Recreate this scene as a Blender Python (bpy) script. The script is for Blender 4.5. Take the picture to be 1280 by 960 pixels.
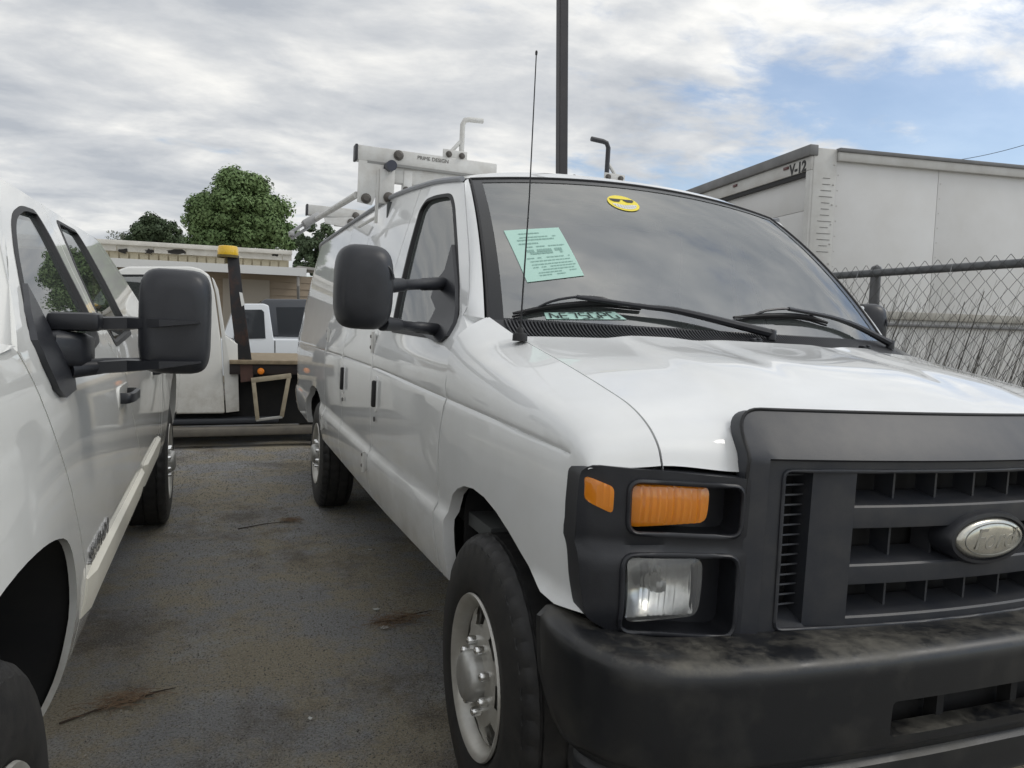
import bpy, bmesh, math, random
import numpy as np
from math import sin, cos, pi, radians, sqrt, atan2, floor
from mathutils import Vector, Matrix
from mathutils.geometry import delaunay_2d_cdt
random.seed(7)
for o in list(bpy.data.objects): bpy.data.objects.remove(o, do_unlink=True)
scene = bpy.context.scene
COL = scene.collection

# ------------------------------------------------------------------ camera
# Pose solved from the van's known wheelbase, wheel size and width; the lot falls 1.5 degrees
# towards the fence, so the van frame ("local") is tilted against the world frame.
FPX = 929.3
CL = Vector((-1.616, -1.808, 1.285))
YAW, PITCH, ROLL = 0.377, 0.068, -0.053
SLOPE = radians(1.5)
def cam_rows():
    f = Vector((sin(YAW)*cos(PITCH), cos(YAW)*cos(PITCH), -sin(PITCH)))
    r = Vector((cos(YAW), -sin(YAW), 0)); d = f.cross(r)
    c, s = cos(ROLL), sin(ROLL)
    return (c*r+s*d, -s*r+c*d, f)
RL = cam_rows()
RY = Matrix.Rotation(SLOPE, 3, 'Y')
PV = Vector((-.96, 0, 0))
VAN_LOC = PV - RY @ PV
CW = RY @ CL + VAN_LOC
RW = tuple(RY @ v for v in RL)
def UN(px, py, ax, val, world=False):
    C, R = (CW, RW) if world else (CL, RL)
    d = R[0]*((px-640)/FPX) + R[1]*((py-480)/FPX) + R[2]
    i = 'xyz'.index(ax); t = (val-C[i])/d[i]
    return C + d*t
def PX(P, world=False):
    C, R = (CW, RW) if world else (CL, RL)
    q = Vector(P)-C; z = q.dot(R[2])
    return 640+FPX*q.dot(R[0])/z, 480+FPX*q.dot(R[1])/z
cd = bpy.data.cameras.new('camera'); cam = bpy.data.objects.new('camera', cd); COL.objects.link(cam)
cd.sensor_width = 36; cd.lens = 36*FPX/1280; cd.clip_start = .02; cd.clip_end = 2000
m = Matrix((RW[0], -RW[1], -RW[2])).transposed().to_4x4(); m.translation = CW
cam.matrix_world = m; scene.camera = cam

# ------------------------------------------------------------------ sky and sun
SUN_EL, SUN_AZ = radians(46), radians(112)       # azimuth clockwise from +y
w = bpy.data.worlds.new('World'); scene.world = w; w.use_nodes = True
nt = w.node_tree; nt.nodes.clear(); N = nt.nodes.new; Lk = nt.links.new
def sky_nodes():
    out = N('ShaderNodeOutputWorld'); bg = N('ShaderNodeBackground'); bg.inputs[1].default_value = .1
    Lk(bg.outputs[0], out.inputs[0])
    sky = N('ShaderNodeTexSky'); sky.sky_type = 'NISHITA'; sky.sun_disc = False
    sky.sun_elevation = SUN_EL; sky.sun_rotation = SUN_AZ; sky.air_density = 1.0; sky.dust_density = .8; sky.ozone_density = 1.6
    tc = N('ShaderNodeTexCoord'); sep = N('ShaderNodeSeparateXYZ'); Lk(tc.outputs['Generated'], sep.inputs[0])
    def mth(op, a, b=None, c=None, cl=False):
        n = N('ShaderNodeMath'); n.operation = op; n.use_clamp = cl
        for i, q in enumerate((a, b, c)):
            if q is None: continue
            if hasattr(q, 'links'): Lk(q, n.inputs[i])
            else: n.inputs[i].default_value = q
        return n.outputs[0]
    zc = mth('MAXIMUM', sep.outputs[2], 0.0); zd = mth('ADD', zc, .16)
    cx = mth('DIVIDE', sep.outputs[0], zd); cy = mth('DIVIDE', sep.outputs[1], zd)
    comb = N('ShaderNodeCombineXYZ'); Lk(cx, comb.inputs[0]); Lk(cy, comb.inputs[1])
    mp = N('ShaderNodeMapping'); Lk(comb.outputs[0], mp.inputs[0])
    mp.inputs['Rotation'].default_value = (0, 0, radians(28)); mp.inputs['Scale'].default_value = (.95, 1.25, 1)
    mp.inputs['Location'].default_value = (3.1, 1.7, 0)
    def noise(scale, det, rough, dist=0., vec=mp.outputs[0]):
        n = N('ShaderNodeTexNoise'); n.inputs['Scale'].default_value = scale; n.inputs['Detail'].default_value = det
        n.inputs['Roughness'].default_value = rough; n.inputs['Distortion'].default_value = dist; Lk(vec, n.inputs['Vector']); return n.outputs['Fac']
    big = noise(.55, 2, .5); mid = noise(2.1, 9, .58, .35); fin = noise(6.5, 8, .62, .5)
    # coverage: broken to the east (+x), closed to the north west
    azb = mth('MULTIPLY_ADD', cx, -.15, .20)
    azb = mth('MINIMUM', mth('MAXIMUM', azb, -.10), .20)
    cov = mth('ADD', mth('ADD', mth('MULTIPLY', big, .55), mth('MULTIPLY', mid, .75)), mth('ADD', azb, mth('MULTIPLY', fin, .22)))
    r1 = N('ShaderNodeMapRange'); r1.interpolation_type = 'SMOOTHSTEP'; Lk(cov, r1.inputs[0])
    r1.inputs[1].default_value = .66; r1.inputs[2].default_value = .84
    # shade of the cloud deck
    sh = mth('ADD', mth('MULTIPLY', noise(1.5, 7, .55, .4), .7), mth('MULTIPLY', noise(4.2, 6, .6, .3), .3))
    r2 = N('ShaderNodeValToRGB'); Lk(sh, r2.inputs[0])
    e = r2.color_ramp.elements; e[0].position = .36; e[0].color = (3.3, 3.5, 3.8, 1); e[1].position = .65; e[1].color = (7.0, 6.9, 6.6, 1)
    k = e.new(.5); k.color = (4.7, 4.8, 4.9, 1)
    # clouds glow towards the veiled sun
    dt = N('ShaderNodeVectorMath'); dt.operation = 'DOT_PRODUCT'; Lk(tc.outputs['Generated'], dt.inputs[0])
    dt.inputs[1].default_value = (sin(SUN_AZ)*cos(SUN_EL), cos(SUN_AZ)*cos(SUN_EL), sin(SUN_EL))
    gl = mth('MULTIPLY_ADD', mth('POWER', mth('MAXIMUM', dt.outputs['Value'], 0.), 2.5), .75, 1.)
    gm = N('ShaderNodeVectorMath'); gm.operation = 'SCALE'; Lk(r2.outputs[0], gm.inputs[0]); Lk(gl, gm.inputs['Scale'])
    mix = N('ShaderNodeMix'); mix.data_type = 'RGBA'
    Lk(mth('MULTIPLY_ADD', r1.outputs[0], .78, .19), mix.inputs['Factor']); Lk(sky.outputs[0], mix.inputs['A']); Lk(gm.outputs[0], mix.inputs['B'])
    Lk(mix.outputs['Result'], bg.inputs[0])
sky_nodes()
sl = bpy.data.lights.new('sun', 'SUN'); sl.energy = .5; sl.angle = radians(14); sl.color = (1, .95, .87)
sun = bpy.data.objects.new('sun', sl); COL.objects.link(sun)
sdir = Vector((sin(SUN_AZ)*cos(SUN_EL), cos(SUN_AZ)*cos(SUN_EL), sin(SUN_EL)))
sun.rotation_euler = sdir.to_track_quat('Z', 'Y').to_euler(); sun.location = sdir*30
scene.view_settings.view_transform = 'Standard'; scene.view_settings.look = 'None'
scene.view_settings.exposure = 0.55; scene.view_settings.gamma = 1
scene.render.engine = 'CYCLES'
scene.render.resolution_x = 1024; scene.render.resolution_y = 768

# ------------------------------------------------------------------ materials
MATS = {}
def mat(name, col=(.5,.5,.5), rough=.5, metal=0., spec=.5, coat=0., var=0., vscale=6., col2=None, bump=0., bscale=200., emit=None,
        noise2=None, det=5, vthr=None, bdist=.002, coatr=.03):
    """procedural Principled material; col2 is mixed in by an object-space noise (dirt, wear, tone)"""
    if name in MATS: return MATS[name]
    M = bpy.data.materials.new(name); M.use_nodes = True; t = M.node_tree; b = t.nodes['Principled BSDF']
    b.inputs['Roughness'].default_value = rough; b.inputs['Metallic'].default_value = metal
    b.inputs['Specular IOR Level'].default_value = spec; b.inputs['Coat Weight'].default_value = coat; b.inputs['Coat Roughness'].default_value = coatr
    b.inputs['Base Color'].default_value = (*col, 1)
    tc = t.nodes.new('ShaderNodeTexCoord')
    if col2 is not None:
        n = t.nodes.new('ShaderNodeTexNoise'); n.inputs['Scale'].default_value = vscale; n.inputs['Detail'].default_value = det; n.inputs['Roughness'].default_value = .62
        t.links.new(tc.outputs['Object'], n.inputs['Vector'])
        r = t.nodes.new('ShaderNodeMapRange'); lo, hi = vthr or (.35, .7)
        r.inputs[1].default_value = lo; r.inputs[2].default_value = hi; r.inputs[4].default_value = var
        t.links.new(n.outputs['Fac'], r.inputs[0])
        mx = t.nodes.new('ShaderNodeMix'); mx.data_type = 'RGBA'
        mx.inputs['A'].default_value = (*col, 1); mx.inputs['B'].default_value = (*col2, 1)
        t.links.new(r.outputs[0], mx.inputs['Factor']); t.links.new(mx.outputs['Result'], b.inputs['Base Color'])
    if bump:
        n2 = t.nodes.new('ShaderNodeTexNoise'); n2.inputs['Scale'].default_value = bscale; n2.inputs['Detail'].default_value = 4
        t.links.new(tc.outputs['Object'], n2.inputs['Vector'])
        bp = t.nodes.new('ShaderNodeBump'); bp.inputs['Strength'].default_value = bump; bp.inputs['Distance'].default_value = bdist
        t.links.new(n2.outputs['Fac'], bp.inputs['Height']); t.links.new(bp.outputs[0], b.inputs['Normal'])
    if emit: b.inputs['Emission Color'].default_value = (*emit, 1); b.inputs['Emission Strength'].default_value = 1
    MATS[name] = M; return M
def glass_mat(name, tint, ior=1.5, rough=0., dust=0.):
    if name in MATS: return MATS[name]
    M = bpy.data.materials.new(name); M.use_nodes = True; t = M.node_tree; t.nodes.clear()
    o = t.nodes.new('ShaderNodeOutputMaterial'); mx = t.nodes.new('ShaderNodeMixShader'); fr = t.nodes.new('ShaderNodeFresnel'); fr.inputs[0].default_value = ior
    tr = t.nodes.new('ShaderNodeBsdfTransparent'); tr.inputs[0].default_value = (*tint, 1)
    g = t.nodes.new('ShaderNodeBsdfGlossy'); g.inputs['Roughness'].default_value = rough
    df = t.nodes.new('ShaderNodeBsdfDiffuse'); df.inputs[0].default_value = (.52,.58,.56,1); dm = t.nodes.new('ShaderNodeMixShader'); dm.inputs[0].default_value = dust  # dust film; its pale colour also paints milky haze to lighten the glass
    t.links.new(tr.outputs[0], dm.inputs[1]); t.links.new(df.outputs[0], dm.inputs[2])
    t.links.new(fr.outputs[0], mx.inputs[0]); t.links.new(dm.outputs[0], mx.inputs[1]); t.links.new(g.outputs[0], mx.inputs[2]); t.links.new(mx.outputs[0], o.inputs[0])
    MATS[name] = M; return M
def road_film(M):
    """thin brown road film on the lowest panels"""
    if 'film' in M: return M
    M['film'] = 1; t = M.node_tree; b = t.nodes['Principled BSDF']; L = t.links.new; src = b.inputs['Base Color'].links[0].from_socket
    tc = t.nodes.new('ShaderNodeTexCoord'); s_ = t.nodes.new('ShaderNodeSeparateXYZ'); L(tc.outputs['Object'], s_.inputs[0])
    r = t.nodes.new('ShaderNodeMapRange'); r.inputs[1].default_value = .82; r.inputs[2].default_value = .48; L(s_.outputs[2], r.inputs[0])
    n = t.nodes.new('ShaderNodeTexNoise'); n.inputs['Scale'].default_value = 7; n.inputs['Detail'].default_value = 9; n.inputs['Roughness'].default_value = .7; L(tc.outputs['Object'], n.inputs['Vector'])
    r2 = t.nodes.new('ShaderNodeMapRange'); r2.inputs[1].default_value = .38; r2.inputs[2].default_value = .7; r2.inputs[4].default_value = .5; L(n.outputs['Fac'], r2.inputs[0])
    mu = t.nodes.new('ShaderNodeMath'); mu.operation = 'MULTIPLY'; L(r.outputs[0], mu.inputs[0]); L(r2.outputs[0], mu.inputs[1])
    mx = t.nodes.new('ShaderNodeMix'); mx.data_type = 'RGBA'; L(mu.outputs[0], mx.inputs['Factor']); L(src, mx.inputs['A']); mx.inputs['B'].default_value = (.30,.26,.20,1); L(mx.outputs['Result'], b.inputs['Base Color'])
    return M
def m_paint(): return road_film(_paint())
def m_paint2(): return road_film(_paint2())
def _paint(): return mat('white_paint', (.79,.80,.80), .5, coat=1., col2=(.6,.6,.57), var=.35, vscale=3.2, det=7)
def _paint2(): return mat('cream_white_paint', (.77,.77,.74), .5, coat=1., col2=(.62,.61,.56), var=.35, vscale=2.6, det=7)
def m_black(): return mat('black_plastic', (.014,.015,.019), .40, col2=(.032,.034,.04), var=.6, vscale=9, bump=.25, bscale=500, bdist=.001)
def m_grille(): return mat('grille_plastic', (.026,.029,.037), .44, col2=(.055,.055,.056), var=.7, vscale=14, bump=.2, bscale=600, bdist=.001)
def m_rubber(): return mat('tyre_rubber', (.013,.013,.014), .58, col2=(.036,.034,.031), var=.7, vscale=22, bump=.35, bscale=260, bdist=.001)
def m_dark(): return mat('dark_underside', (.012,.012,.013), .85, col2=(.03,.028,.025), var=.5, vscale=8)
def m_rim(): return mat('silver_wheel', (.58,.57,.53), .36, metal=.45, col2=(.34,.31,.27), var=.5, vscale=14)
def m_chrome(): return mat('chrome', (.75,.75,.74), .16, metal=1)
def m_seal(): return mat('black_seal', (.012,.012,.013), .6)
def m_rack(): return mat('rack_white', (.66,.66,.64), .45, col2=(.42,.39,.35), var=.5, vscale=14)
def m_steel(): return mat('galvanised_steel', (.34,.35,.36), .42, metal=.6, col2=(.22,.22,.23), var=.6, vscale=25)
def m_glass(): return glass_mat('windscreen_glass', (.92,.96,.95), 3.3, dust=.11)
def m_pglass(): return glass_mat('pickup_glass', (.22,.25,.26), 3.0, dust=.08)
def m_sglass(): return glass_mat('side_glass', (.70,.76,.76), 3.3, dust=.14)

# ------------------------------------------------------------------ mesh helpers
def smoothstep(a, b, v):
    t = min(1, max(0, (v-a)/(b-a))); return t*t*(3-2*t)
def ip(pts, v):
    xs = [p[0] for p in pts]; ys = [p[1] for p in pts]
    if v <= xs[0]: return ys[0]
    if v >= xs[-1]: return ys[-1]
    i = 0
    while v > xs[i+1]: i += 1
    sl_ = lambda k: (ys[k+1]-ys[k])/(xs[k+1]-xs[k])
    def tan(k):
        if k == 0: return sl_(0)
        if k == len(xs)-1: return sl_(k-1)
        a, b = sl_(k-1), sl_(k)
        return 0 if a*b <= 0 else 2*a*b/(a+b)
    h = xs[i+1]-xs[i]; t = (v-xs[i])/h; m0, m1 = tan(i)*h, tan(i+1)*h
    return (2*t**3-3*t*t+1)*ys[i]+(t**3-2*t*t+t)*m0+(-2*t**3+3*t*t)*ys[i+1]+(t**3-t*t)*m1
def lerp(a, b, t): return a+(b-a)*t
def cat(pts, n):
    """Catmull-Rom resample of a polyline of tuples"""
    P = [Vector(p) for p in pts]; P = [P[0]*2-P[1]]+P+[P[-1]*2-P[-2]]; out = []
    seg = len(P)-3
    for k in range(n+1):
        s = k/n*seg; i = min(int(s), seg-1); t = s-i; a, b, c, d = P[i:i+4]
        out.append(.5*((2*b)+(c-a)*t+(2*a-5*b+4*c-d)*t*t+(3*b-a-3*c+d)*t**3))
    return out
def obj(name, me, parent=None, **props):
    o = bpy.data.objects.new(name, me); COL.objects.link(o)
    if parent is not None: o.parent = parent
    for k, v in props.items(): o[k] = v
    return o
def thing(name, label, cat_, loc=(0,0,0), rot=(0,0,0), group=None):
    o = bpy.data.objects.new(name, None); COL.objects.link(o); o.empty_display_size = .1
    o.location = loc; o.rotation_euler = rot; o['label'] = label; o['category'] = cat_
    if group: o['group'] = group
    return o
def tag(o, label, cat_, group=None):
    o['label'] = label; o['category'] = cat_
    if group: o['group'] = group
    return o
def finish(me, mt, ang=35):
    if mt is not None:
        for q in (mt if isinstance(mt, (list, tuple)) else [mt]): me.materials.append(q)
    if ang: me.shade_smooth(); me.set_sharp_from_angle(angle=radians(ang))
    else: me.shade_flat()
class MB:
    def __init__(s): s.v = []; s.f = []
    def add(s, vs, fs):
        o = len(s.v); s.v += [tuple(p) for p in vs]; s.f += [tuple(i+o for i in f) for f in fs]; return s
    def box(s, c, d, rot=None, bev=0., seg=2):
        b = bmesh.new(); bmesh.ops.create_cube(b, size=1)
        bmesh.ops.scale(b, vec=d, verts=b.verts)
        if bev: bmesh.ops.bevel(b, geom=list(b.edges), offset=bev, segments=seg, profile=.5, affect='EDGES')
        M4 = Matrix.Translation(c)
        if rot is not None: M4 = M4 @ (rot if isinstance(rot, Matrix) else Matrix.Rotation(rot[2],4,'Z') @ Matrix.Rotation(rot[1],4,'Y') @ Matrix.Rotation(rot[0],4,'X'))
        b.transform(M4); b.verts.index_update()
        s.add([v.co for v in b.verts], [[v.index for v in f.verts] for f in b.faces]); b.free(); return s
    def loft(s, rings, closed=True, caps=True):
        n = len(rings[0]); vs = [p for r in rings for p in r]; fs = []
        for k in range(len(rings)-1):
            for i in range(n if closed else n-1):
                j = (i+1) % n; fs.append((k*n+i, k*n+j, (k+1)*n+j, (k+1)*n+i))
        if caps and closed:
            fs.append(tuple(range(n-1, -1, -1))); b = (len(rings)-1)*n; fs.append(tuple(range(b, b+n)))
        return s.add(vs, fs)
    def tube(s, pts, r, n=8, caps=True):
        P = [Vector(p) for p in pts]; R = r if isinstance(r, (list, tuple)) else [r]*len(P)
        t0 = (P[1]-P[0]).normalized(); up = Vector((0,0,1)) if abs(t0.z) < .9 else Vector((1,0,0))
        a = t0.cross(up).normalized(); rings = []
        for i, p in enumerate(P):
            t = ((P[min(i+1,len(P)-1)]-P[max(i-1,0)])).normalized()
            a = (a-t*a.dot(t)).normalized(); b = t.cross(a)
            rings.append([p+(a*cos(2*pi*k/n)+b*sin(2*pi*k/n))*R[i] for k in range(n)])
        return s.loft(rings, True, caps)
    def grid(s, fn, nu, nv):
        vs = [fn(i/nu, j/nv) for j in range(nv+1) for i in range(nu+1)]
        fs = [(j*(nu+1)+i, j*(nu+1)+i+1, (j+1)*(nu+1)+i+1, (j+1)*(nu+1)+i) for j in range(nv) for i in range(nu)]
        return s.add(vs, fs)
    def prism(s, poly, vec):
        n = len(poly); v2 = Vector(vec); vs = [Vector(p) for p in poly]; vs += [p+v2 for p in vs]
        fs = [tuple(range(n-1,-1,-1)), tuple(range(n, 2*n))]+[(i, (i+1)%n, (i+1)%n+n, i+n) for i in range(n)]
        return s.add(vs, fs)
    def lathe(s, prof, c, ax='x', n=48, sgn=1):
        """prof: (radius, offset along axis)"""
        rings = []
        for r, a in prof:
            ring = []
            for k in range(n):
                t = 2*pi*k/n
                if ax == 'x': ring.append(Vector(c)+Vector((sgn*a, r*cos(t), r*sin(t))))
                elif ax == 'y': ring.append(Vector(c)+Vector((r*cos(t), sgn*a, r*sin(t))))
                else: ring.append(Vector(c)+Vector((r*cos(t), r*sin(t), sgn*a)))
            rings.append(ring)
        return s.loft(rings, True, False)
    def build(s, name, mt, parent=None, ang=35, merge=0., recalc=True, **props):
        me = bpy.data.meshes.new(name); me.from_pydata(s.v, [], s.f)
        if merge or recalc:
            b = bmesh.new(); b.from_mesh(me)
            if merge: bmesh.ops.remove_doubles(b, verts=b.verts, dist=merge)
            if recalc: bmesh.ops.recalc_face_normals(b, faces=b.faces)
            b.to_mesh(me); b.free()
        finish(me, mt, ang); return obj(name, me, parent, **props)
def inside(p, poly):
    x, y = p; c = False; n = len(poly); j = n-1
    for i in range(n):
        xi, yi = poly[i]; xj, yj = poly[j]
        if (yi > y) != (yj > y) and x < (xj-xi)*(y-yi)/(yj-yi)+xi: c = not c
        j = i
    return c
def dist_poly(p, poly, closed=True):
    best = 9.; n = len(poly)
    for i in range(n if closed else n-1):
        ax, ay = poly[i]; bx, by = poly[(i+1)%n]; dx, dy = bx-ax, by-ay; L = dx*dx+dy*dy
        t = 0 if L == 0 else max(0, min(1, ((p[0]-ax)*dx+(p[1]-ay)*dy)/L))
        best = min(best, (ax+dx*t-p[0])**2+(ay+dy*t-p[1])**2)
    return sqrt(best)
def resample(poly, step):
    out = []; n = len(poly)
    for i in range(n):
        a, b = poly[i], poly[(i+1)%n]; L = sqrt((a[0]-b[0])**2+(a[1]-b[1])**2); k = max(1, round(L/step))
        out += [(lerp(a[0], b[0], t/k), lerp(a[1], b[1], t/k)) for t in range(k)]
    return out
def rounded(poly, r, n=4):
    """round the corners of a 2D polygon"""
    out = []; m_ = len(poly)
    for i in range(m_):
        a, p, b = Vector(poly[i-1]), Vector(poly[i]), Vector(poly[(i+1)%m_])
        rr = r[i] if isinstance(r, (list, tuple)) else r
        u, v = (a-p), (b-p); q = min(rr, u.length*.45, v.length*.45)
        if q < 1e-4: out.append(tuple(p)); continue
        p0, p1 = p+u.normalized()*q, p+v.normalized()*q
        for k in range(n+1):
            t = k/n; out.append(tuple((1-t)**2*p0+2*t*(1-t)*p+t*t*p1))
    return out
def fill2d(poly, holes=(), step=.03, lines=()):
    """constrained triangulation of a polygon with an interior grid: returns 2D verts, tris, loops"""
    loops = [resample(poly, step)]+[resample(h, step) for h in holes]
    vs = []; es = []
    for lp in loops:
        o = len(vs); vs += lp; es += [(o+i, o+(i+1)%len(lp)) for i in range(len(lp))]
    for ln in lines:
        ln = [p for p in ln if inside(p, loops[0]) and not any(inside(p, h) for h in loops[1:]) and min(dist_poly(p, l) for l in loops) > step*.15]
        o = len(vs); vs += ln; es += [(o+i, o+i+1) for i in range(len(ln)-1) if (Vector(ln[i])-Vector(ln[i+1])).length < step*2.5]
    x0 = min(p[0] for p in loops[0]); x1 = max(p[0] for p in loops[0]); y0 = min(p[1] for p in loops[0]); y1 = max(p[1] for p in loops[0])
    nx = int((x1-x0)/step)+1; ny = int((y1-y0)/step)+1
    lpts = [p for ln in lines for p in ln]
    for i in range(nx+1):
        for j in range(ny+1):
            p = (x0+(i+.5)*step, y0+(j+.5)*step)
            if not inside(p, loops[0]) or any(inside(p, h) for h in loops[1:]): continue
            if min(dist_poly(p, l) for l in loops) < step*.45: continue
            if lpts and any(abs(q[0]-p[0]) < step and abs(q[1]-p[1]) < step*.4 for q in lpts): continue
            vs.append(p)
    ov, oe, of, *_ = delaunay_2d_cdt([Vector(p) for p in vs], es, [], 0, 1e-6)
    tris = []
    for f in of:
        c = (sum(ov[i][0] for i in f)/len(f), sum(ov[i][1] for i in f)/len(f))
        if inside(c, loops[0]) and not any(inside(c, h) for h in loops[1:]): tris.append(tuple(f))
    return [tuple(v) for v in ov], tris, loops
def panel(name, poly, f, mt, parent=None, step=.03, holes=(), lines=(), flange=(0,0,0), ang=40, extra=None, hflange=None, merge=1e-4, **props):
    """sheet f(u,v) over a 2D outline, with its edges folded back along `flange`"""
    ov, tris, loops = fill2d(poly, holes, step, lines)
    b = MB(); b.add([f(*p) for p in ov], tris)
    if extra: extra(b)
    me = bpy.data.meshes.new(name); me.from_pydata(b.v, [], b.f)
    bm = bmesh.new(); bm.from_mesh(me); bmesh.ops.remove_doubles(bm, verts=bm.verts, dist=merge); bmesh.ops.recalc_face_normals(bm, faces=bm.faces)
    fl = MB()
    for k, lp in enumerate(loops):
        v = Vector(hflange if (k and hflange is not None) else flange)
        if v.length < 1e-6: continue
        P = [Vector(f(*p)) for p in lp]; n = len(P)
        fl.add(P+[p+v for p in P], [(i, (i+1)%n, n+(i+1)%n, n+i) for i in range(n)])
    if fl.v:
        nv = [bm.verts.new(p) for p in fl.v]
        for q in fl.f:
            try: bm.faces.new([nv[i] for i in q])
            except ValueError: pass
    bm.to_mesh(me); bm.free(); finish(me, mt, ang)
    return obj(name, me, parent, **props)
def mirror(o, parent=None, name=None):
    """driver-side twin of a part (the thing's centre plane is x = 0 of its root)"""
    c = o.copy(); COL.objects.link(c); c.parent = parent or o.parent; c.scale.x = -o.scale.x
    if 'label' in c: del c['label']
    for ch in list(o.children):
        if ch == c: continue
        d = ch.copy(); COL.objects.link(d); d.parent = c
    return c
def newton(f, px, py, u, v, world=False):
    for _ in range(25):
        a = PX(f(u, v), world); e = (a[0]-px, a[1]-py); h = 1e-4
        b = PX(f(u+h, v), world); c = PX(f(u, v+h), world)
        j11, j21 = (b[0]-a[0])/h, (b[1]-a[1])/h; j12, j22 = (c[0]-a[0])/h, (c[1]-a[1])/h
        D = j11*j22-j12*j21
        if abs(D) < 1e-9: break
        u -= (j22*e[0]-j12*e[1])/D; v -= (-j21*e[0]+j11*e[1])/D
    return u, v
def text_mesh(name, body, size, mt, parent, M4, ext=.001, shear=0., bold=0., **props):
    cu = bpy.data.curves.new(name, 'FONT'); cu.body = body; cu.size = size; cu.extrude = ext; cu.shear = shear; cu.offset = bold; cu.align_x = 'CENTER'; cu.align_y = 'CENTER'
    t = bpy.data.objects.new('tmp', cu); COL.objects.link(t); bpy.context.view_layer.update()
    me = bpy.data.meshes.new_from_object(t.evaluated_get(bpy.context.evaluated_depsgraph_get())); bpy.data.objects.remove(t, do_unlink=True)
    me.transform(M4); me.name = name; me.materials.clear(); me.materials.append(mt); return obj(name, me, parent, **props)
def frame(o, x, y, z=None):
    """4x4 with given origin, x axis and y axis"""
    x = Vector(x).normalized(); z = x.cross(Vector(y)).normalized(); y = z.cross(x)
    M4 = Matrix((x, y, z)).transposed().to_4x4(); M4.translation = Vector(o); return M4

# ------------------------------------------------------------------ ground
def ground_z(x): return -math.tan(SLOPE)*max(0., min(x+.96, 9.))
def ground_mat():
    M = bpy.data.materials.new('worn_asphalt'); M.use_nodes = True; t = M.node_tree; b = t.nodes['Principled BSDF']; L = t.links.new
    tc = t.nodes.new('ShaderNodeTexCoord')
    def no(s, d, r=.6, dist=0.):
        n = t.nodes.new('ShaderNodeTexNoise'); n.inputs['Scale'].default_value = s; n.inputs['Detail'].default_value = d; n.inputs['Roughness'].default_value = r; n.inputs['Distortion'].default_value = dist
        L(tc.outputs['Object'], n.inputs['Vector']); return n.outputs['Fac']
    def rng(f, a, c, lo=0., hi=1.):
        n = t.nodes.new('ShaderNodeMapRange'); n.inputs[1].default_value = a; n.inputs[2].default_value = c; n.inputs[3].default_value = lo; n.inputs[4].default_value = hi; L(f, n.inputs[0]); return n.outputs[0]
    def mixc(f, A, B):
        n = t.nodes.new('ShaderNodeMix'); n.data_type = 'RGBA'; L(f, n.inputs['Factor'])
        for q, s in ((A, 'A'), (B, 'B')):
            if hasattr(q, 'links'): L(q, n.inputs[s])
            else: n.inputs[s].default_value = (*q, 1)
        return n.outputs['Result']
    base = mixc(rng(no(1.6, 9, .72), .45, .55), (.32,.32,.322), (.38,.335,.25))        # grey asphalt / sandy silt
    base = mixc(rng(no(1.1, 10, .74), .52, .63, 0, .75), base, (.125,.10,.075))               # oil and leaf stains
    base = mixc(rng(no(2.6, 9, .78), .53, .64, 0, .75), base, (.40,.405,.41))             # worn pale patches
    agg = no(130, 6, .85)
    base = mixc(rng(agg, .52, .62, 0, .8), base, (.55,.53,.48))
    base = mixc(rng(no(115, 6, .85), .40, .49, .85, 0), base, (.065,.06,.053))
    vo = t.nodes.new('ShaderNodeTexVoronoi'); vo.inputs['Scale'].default_value = 46; L(tc.outputs['Object'], vo.inputs['Vector'])
    base = mixc(rng(vo.outputs['Distance'], .05, .17, .5, 0), base, (.36,.34,.28))
    L(base, b.inputs['Base Color']); b.inputs['Roughness'].default_value = .9; b.inputs['Specular IOR Level'].default_value = .25
    bp = t.nodes.new('ShaderNodeBump'); bp.inputs['Strength'].default_value = 1.; bp.inputs['Distance'].default_value = .01; L(agg, bp.inputs['Height'])
    bp2 = t.nodes.new('ShaderNodeBump'); bp2.inputs['Strength'].default_value = .6; bp2.inputs['Distance'].default_value = .02; L(no(14, 6, .65), bp2.inputs['Height']); L(bp.outputs[0], bp2.inputs['Normal'])
    L(bp2.outputs[0], b.inputs['Normal']); return M
def make_ground():
    xs = [-150,-60,-25,-10,-5,-3,-2,-1.4,-.96,-.4,.2,.8,1.4,2,2.6,3.4,4.5,6,8.04,12,25,60,150]; ys = [-60,-20,-8,-4,-2,0,2,4,6,8,10,14,20,30,60,150,300]
    b = MB(); b.add([(x, y, ground_z(x)) for y in ys for x in xs], [(j*len(xs)+i, j*len(xs)+i+1, (j+1)*len(xs)+i+1, (j+1)*len(xs)+i) for j in range(len(ys)-1) for i in range(len(xs)-1)])
    o = b.build('ground', ground_mat(), None, 60); o['kind'] = 'structure'
make_ground()

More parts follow.
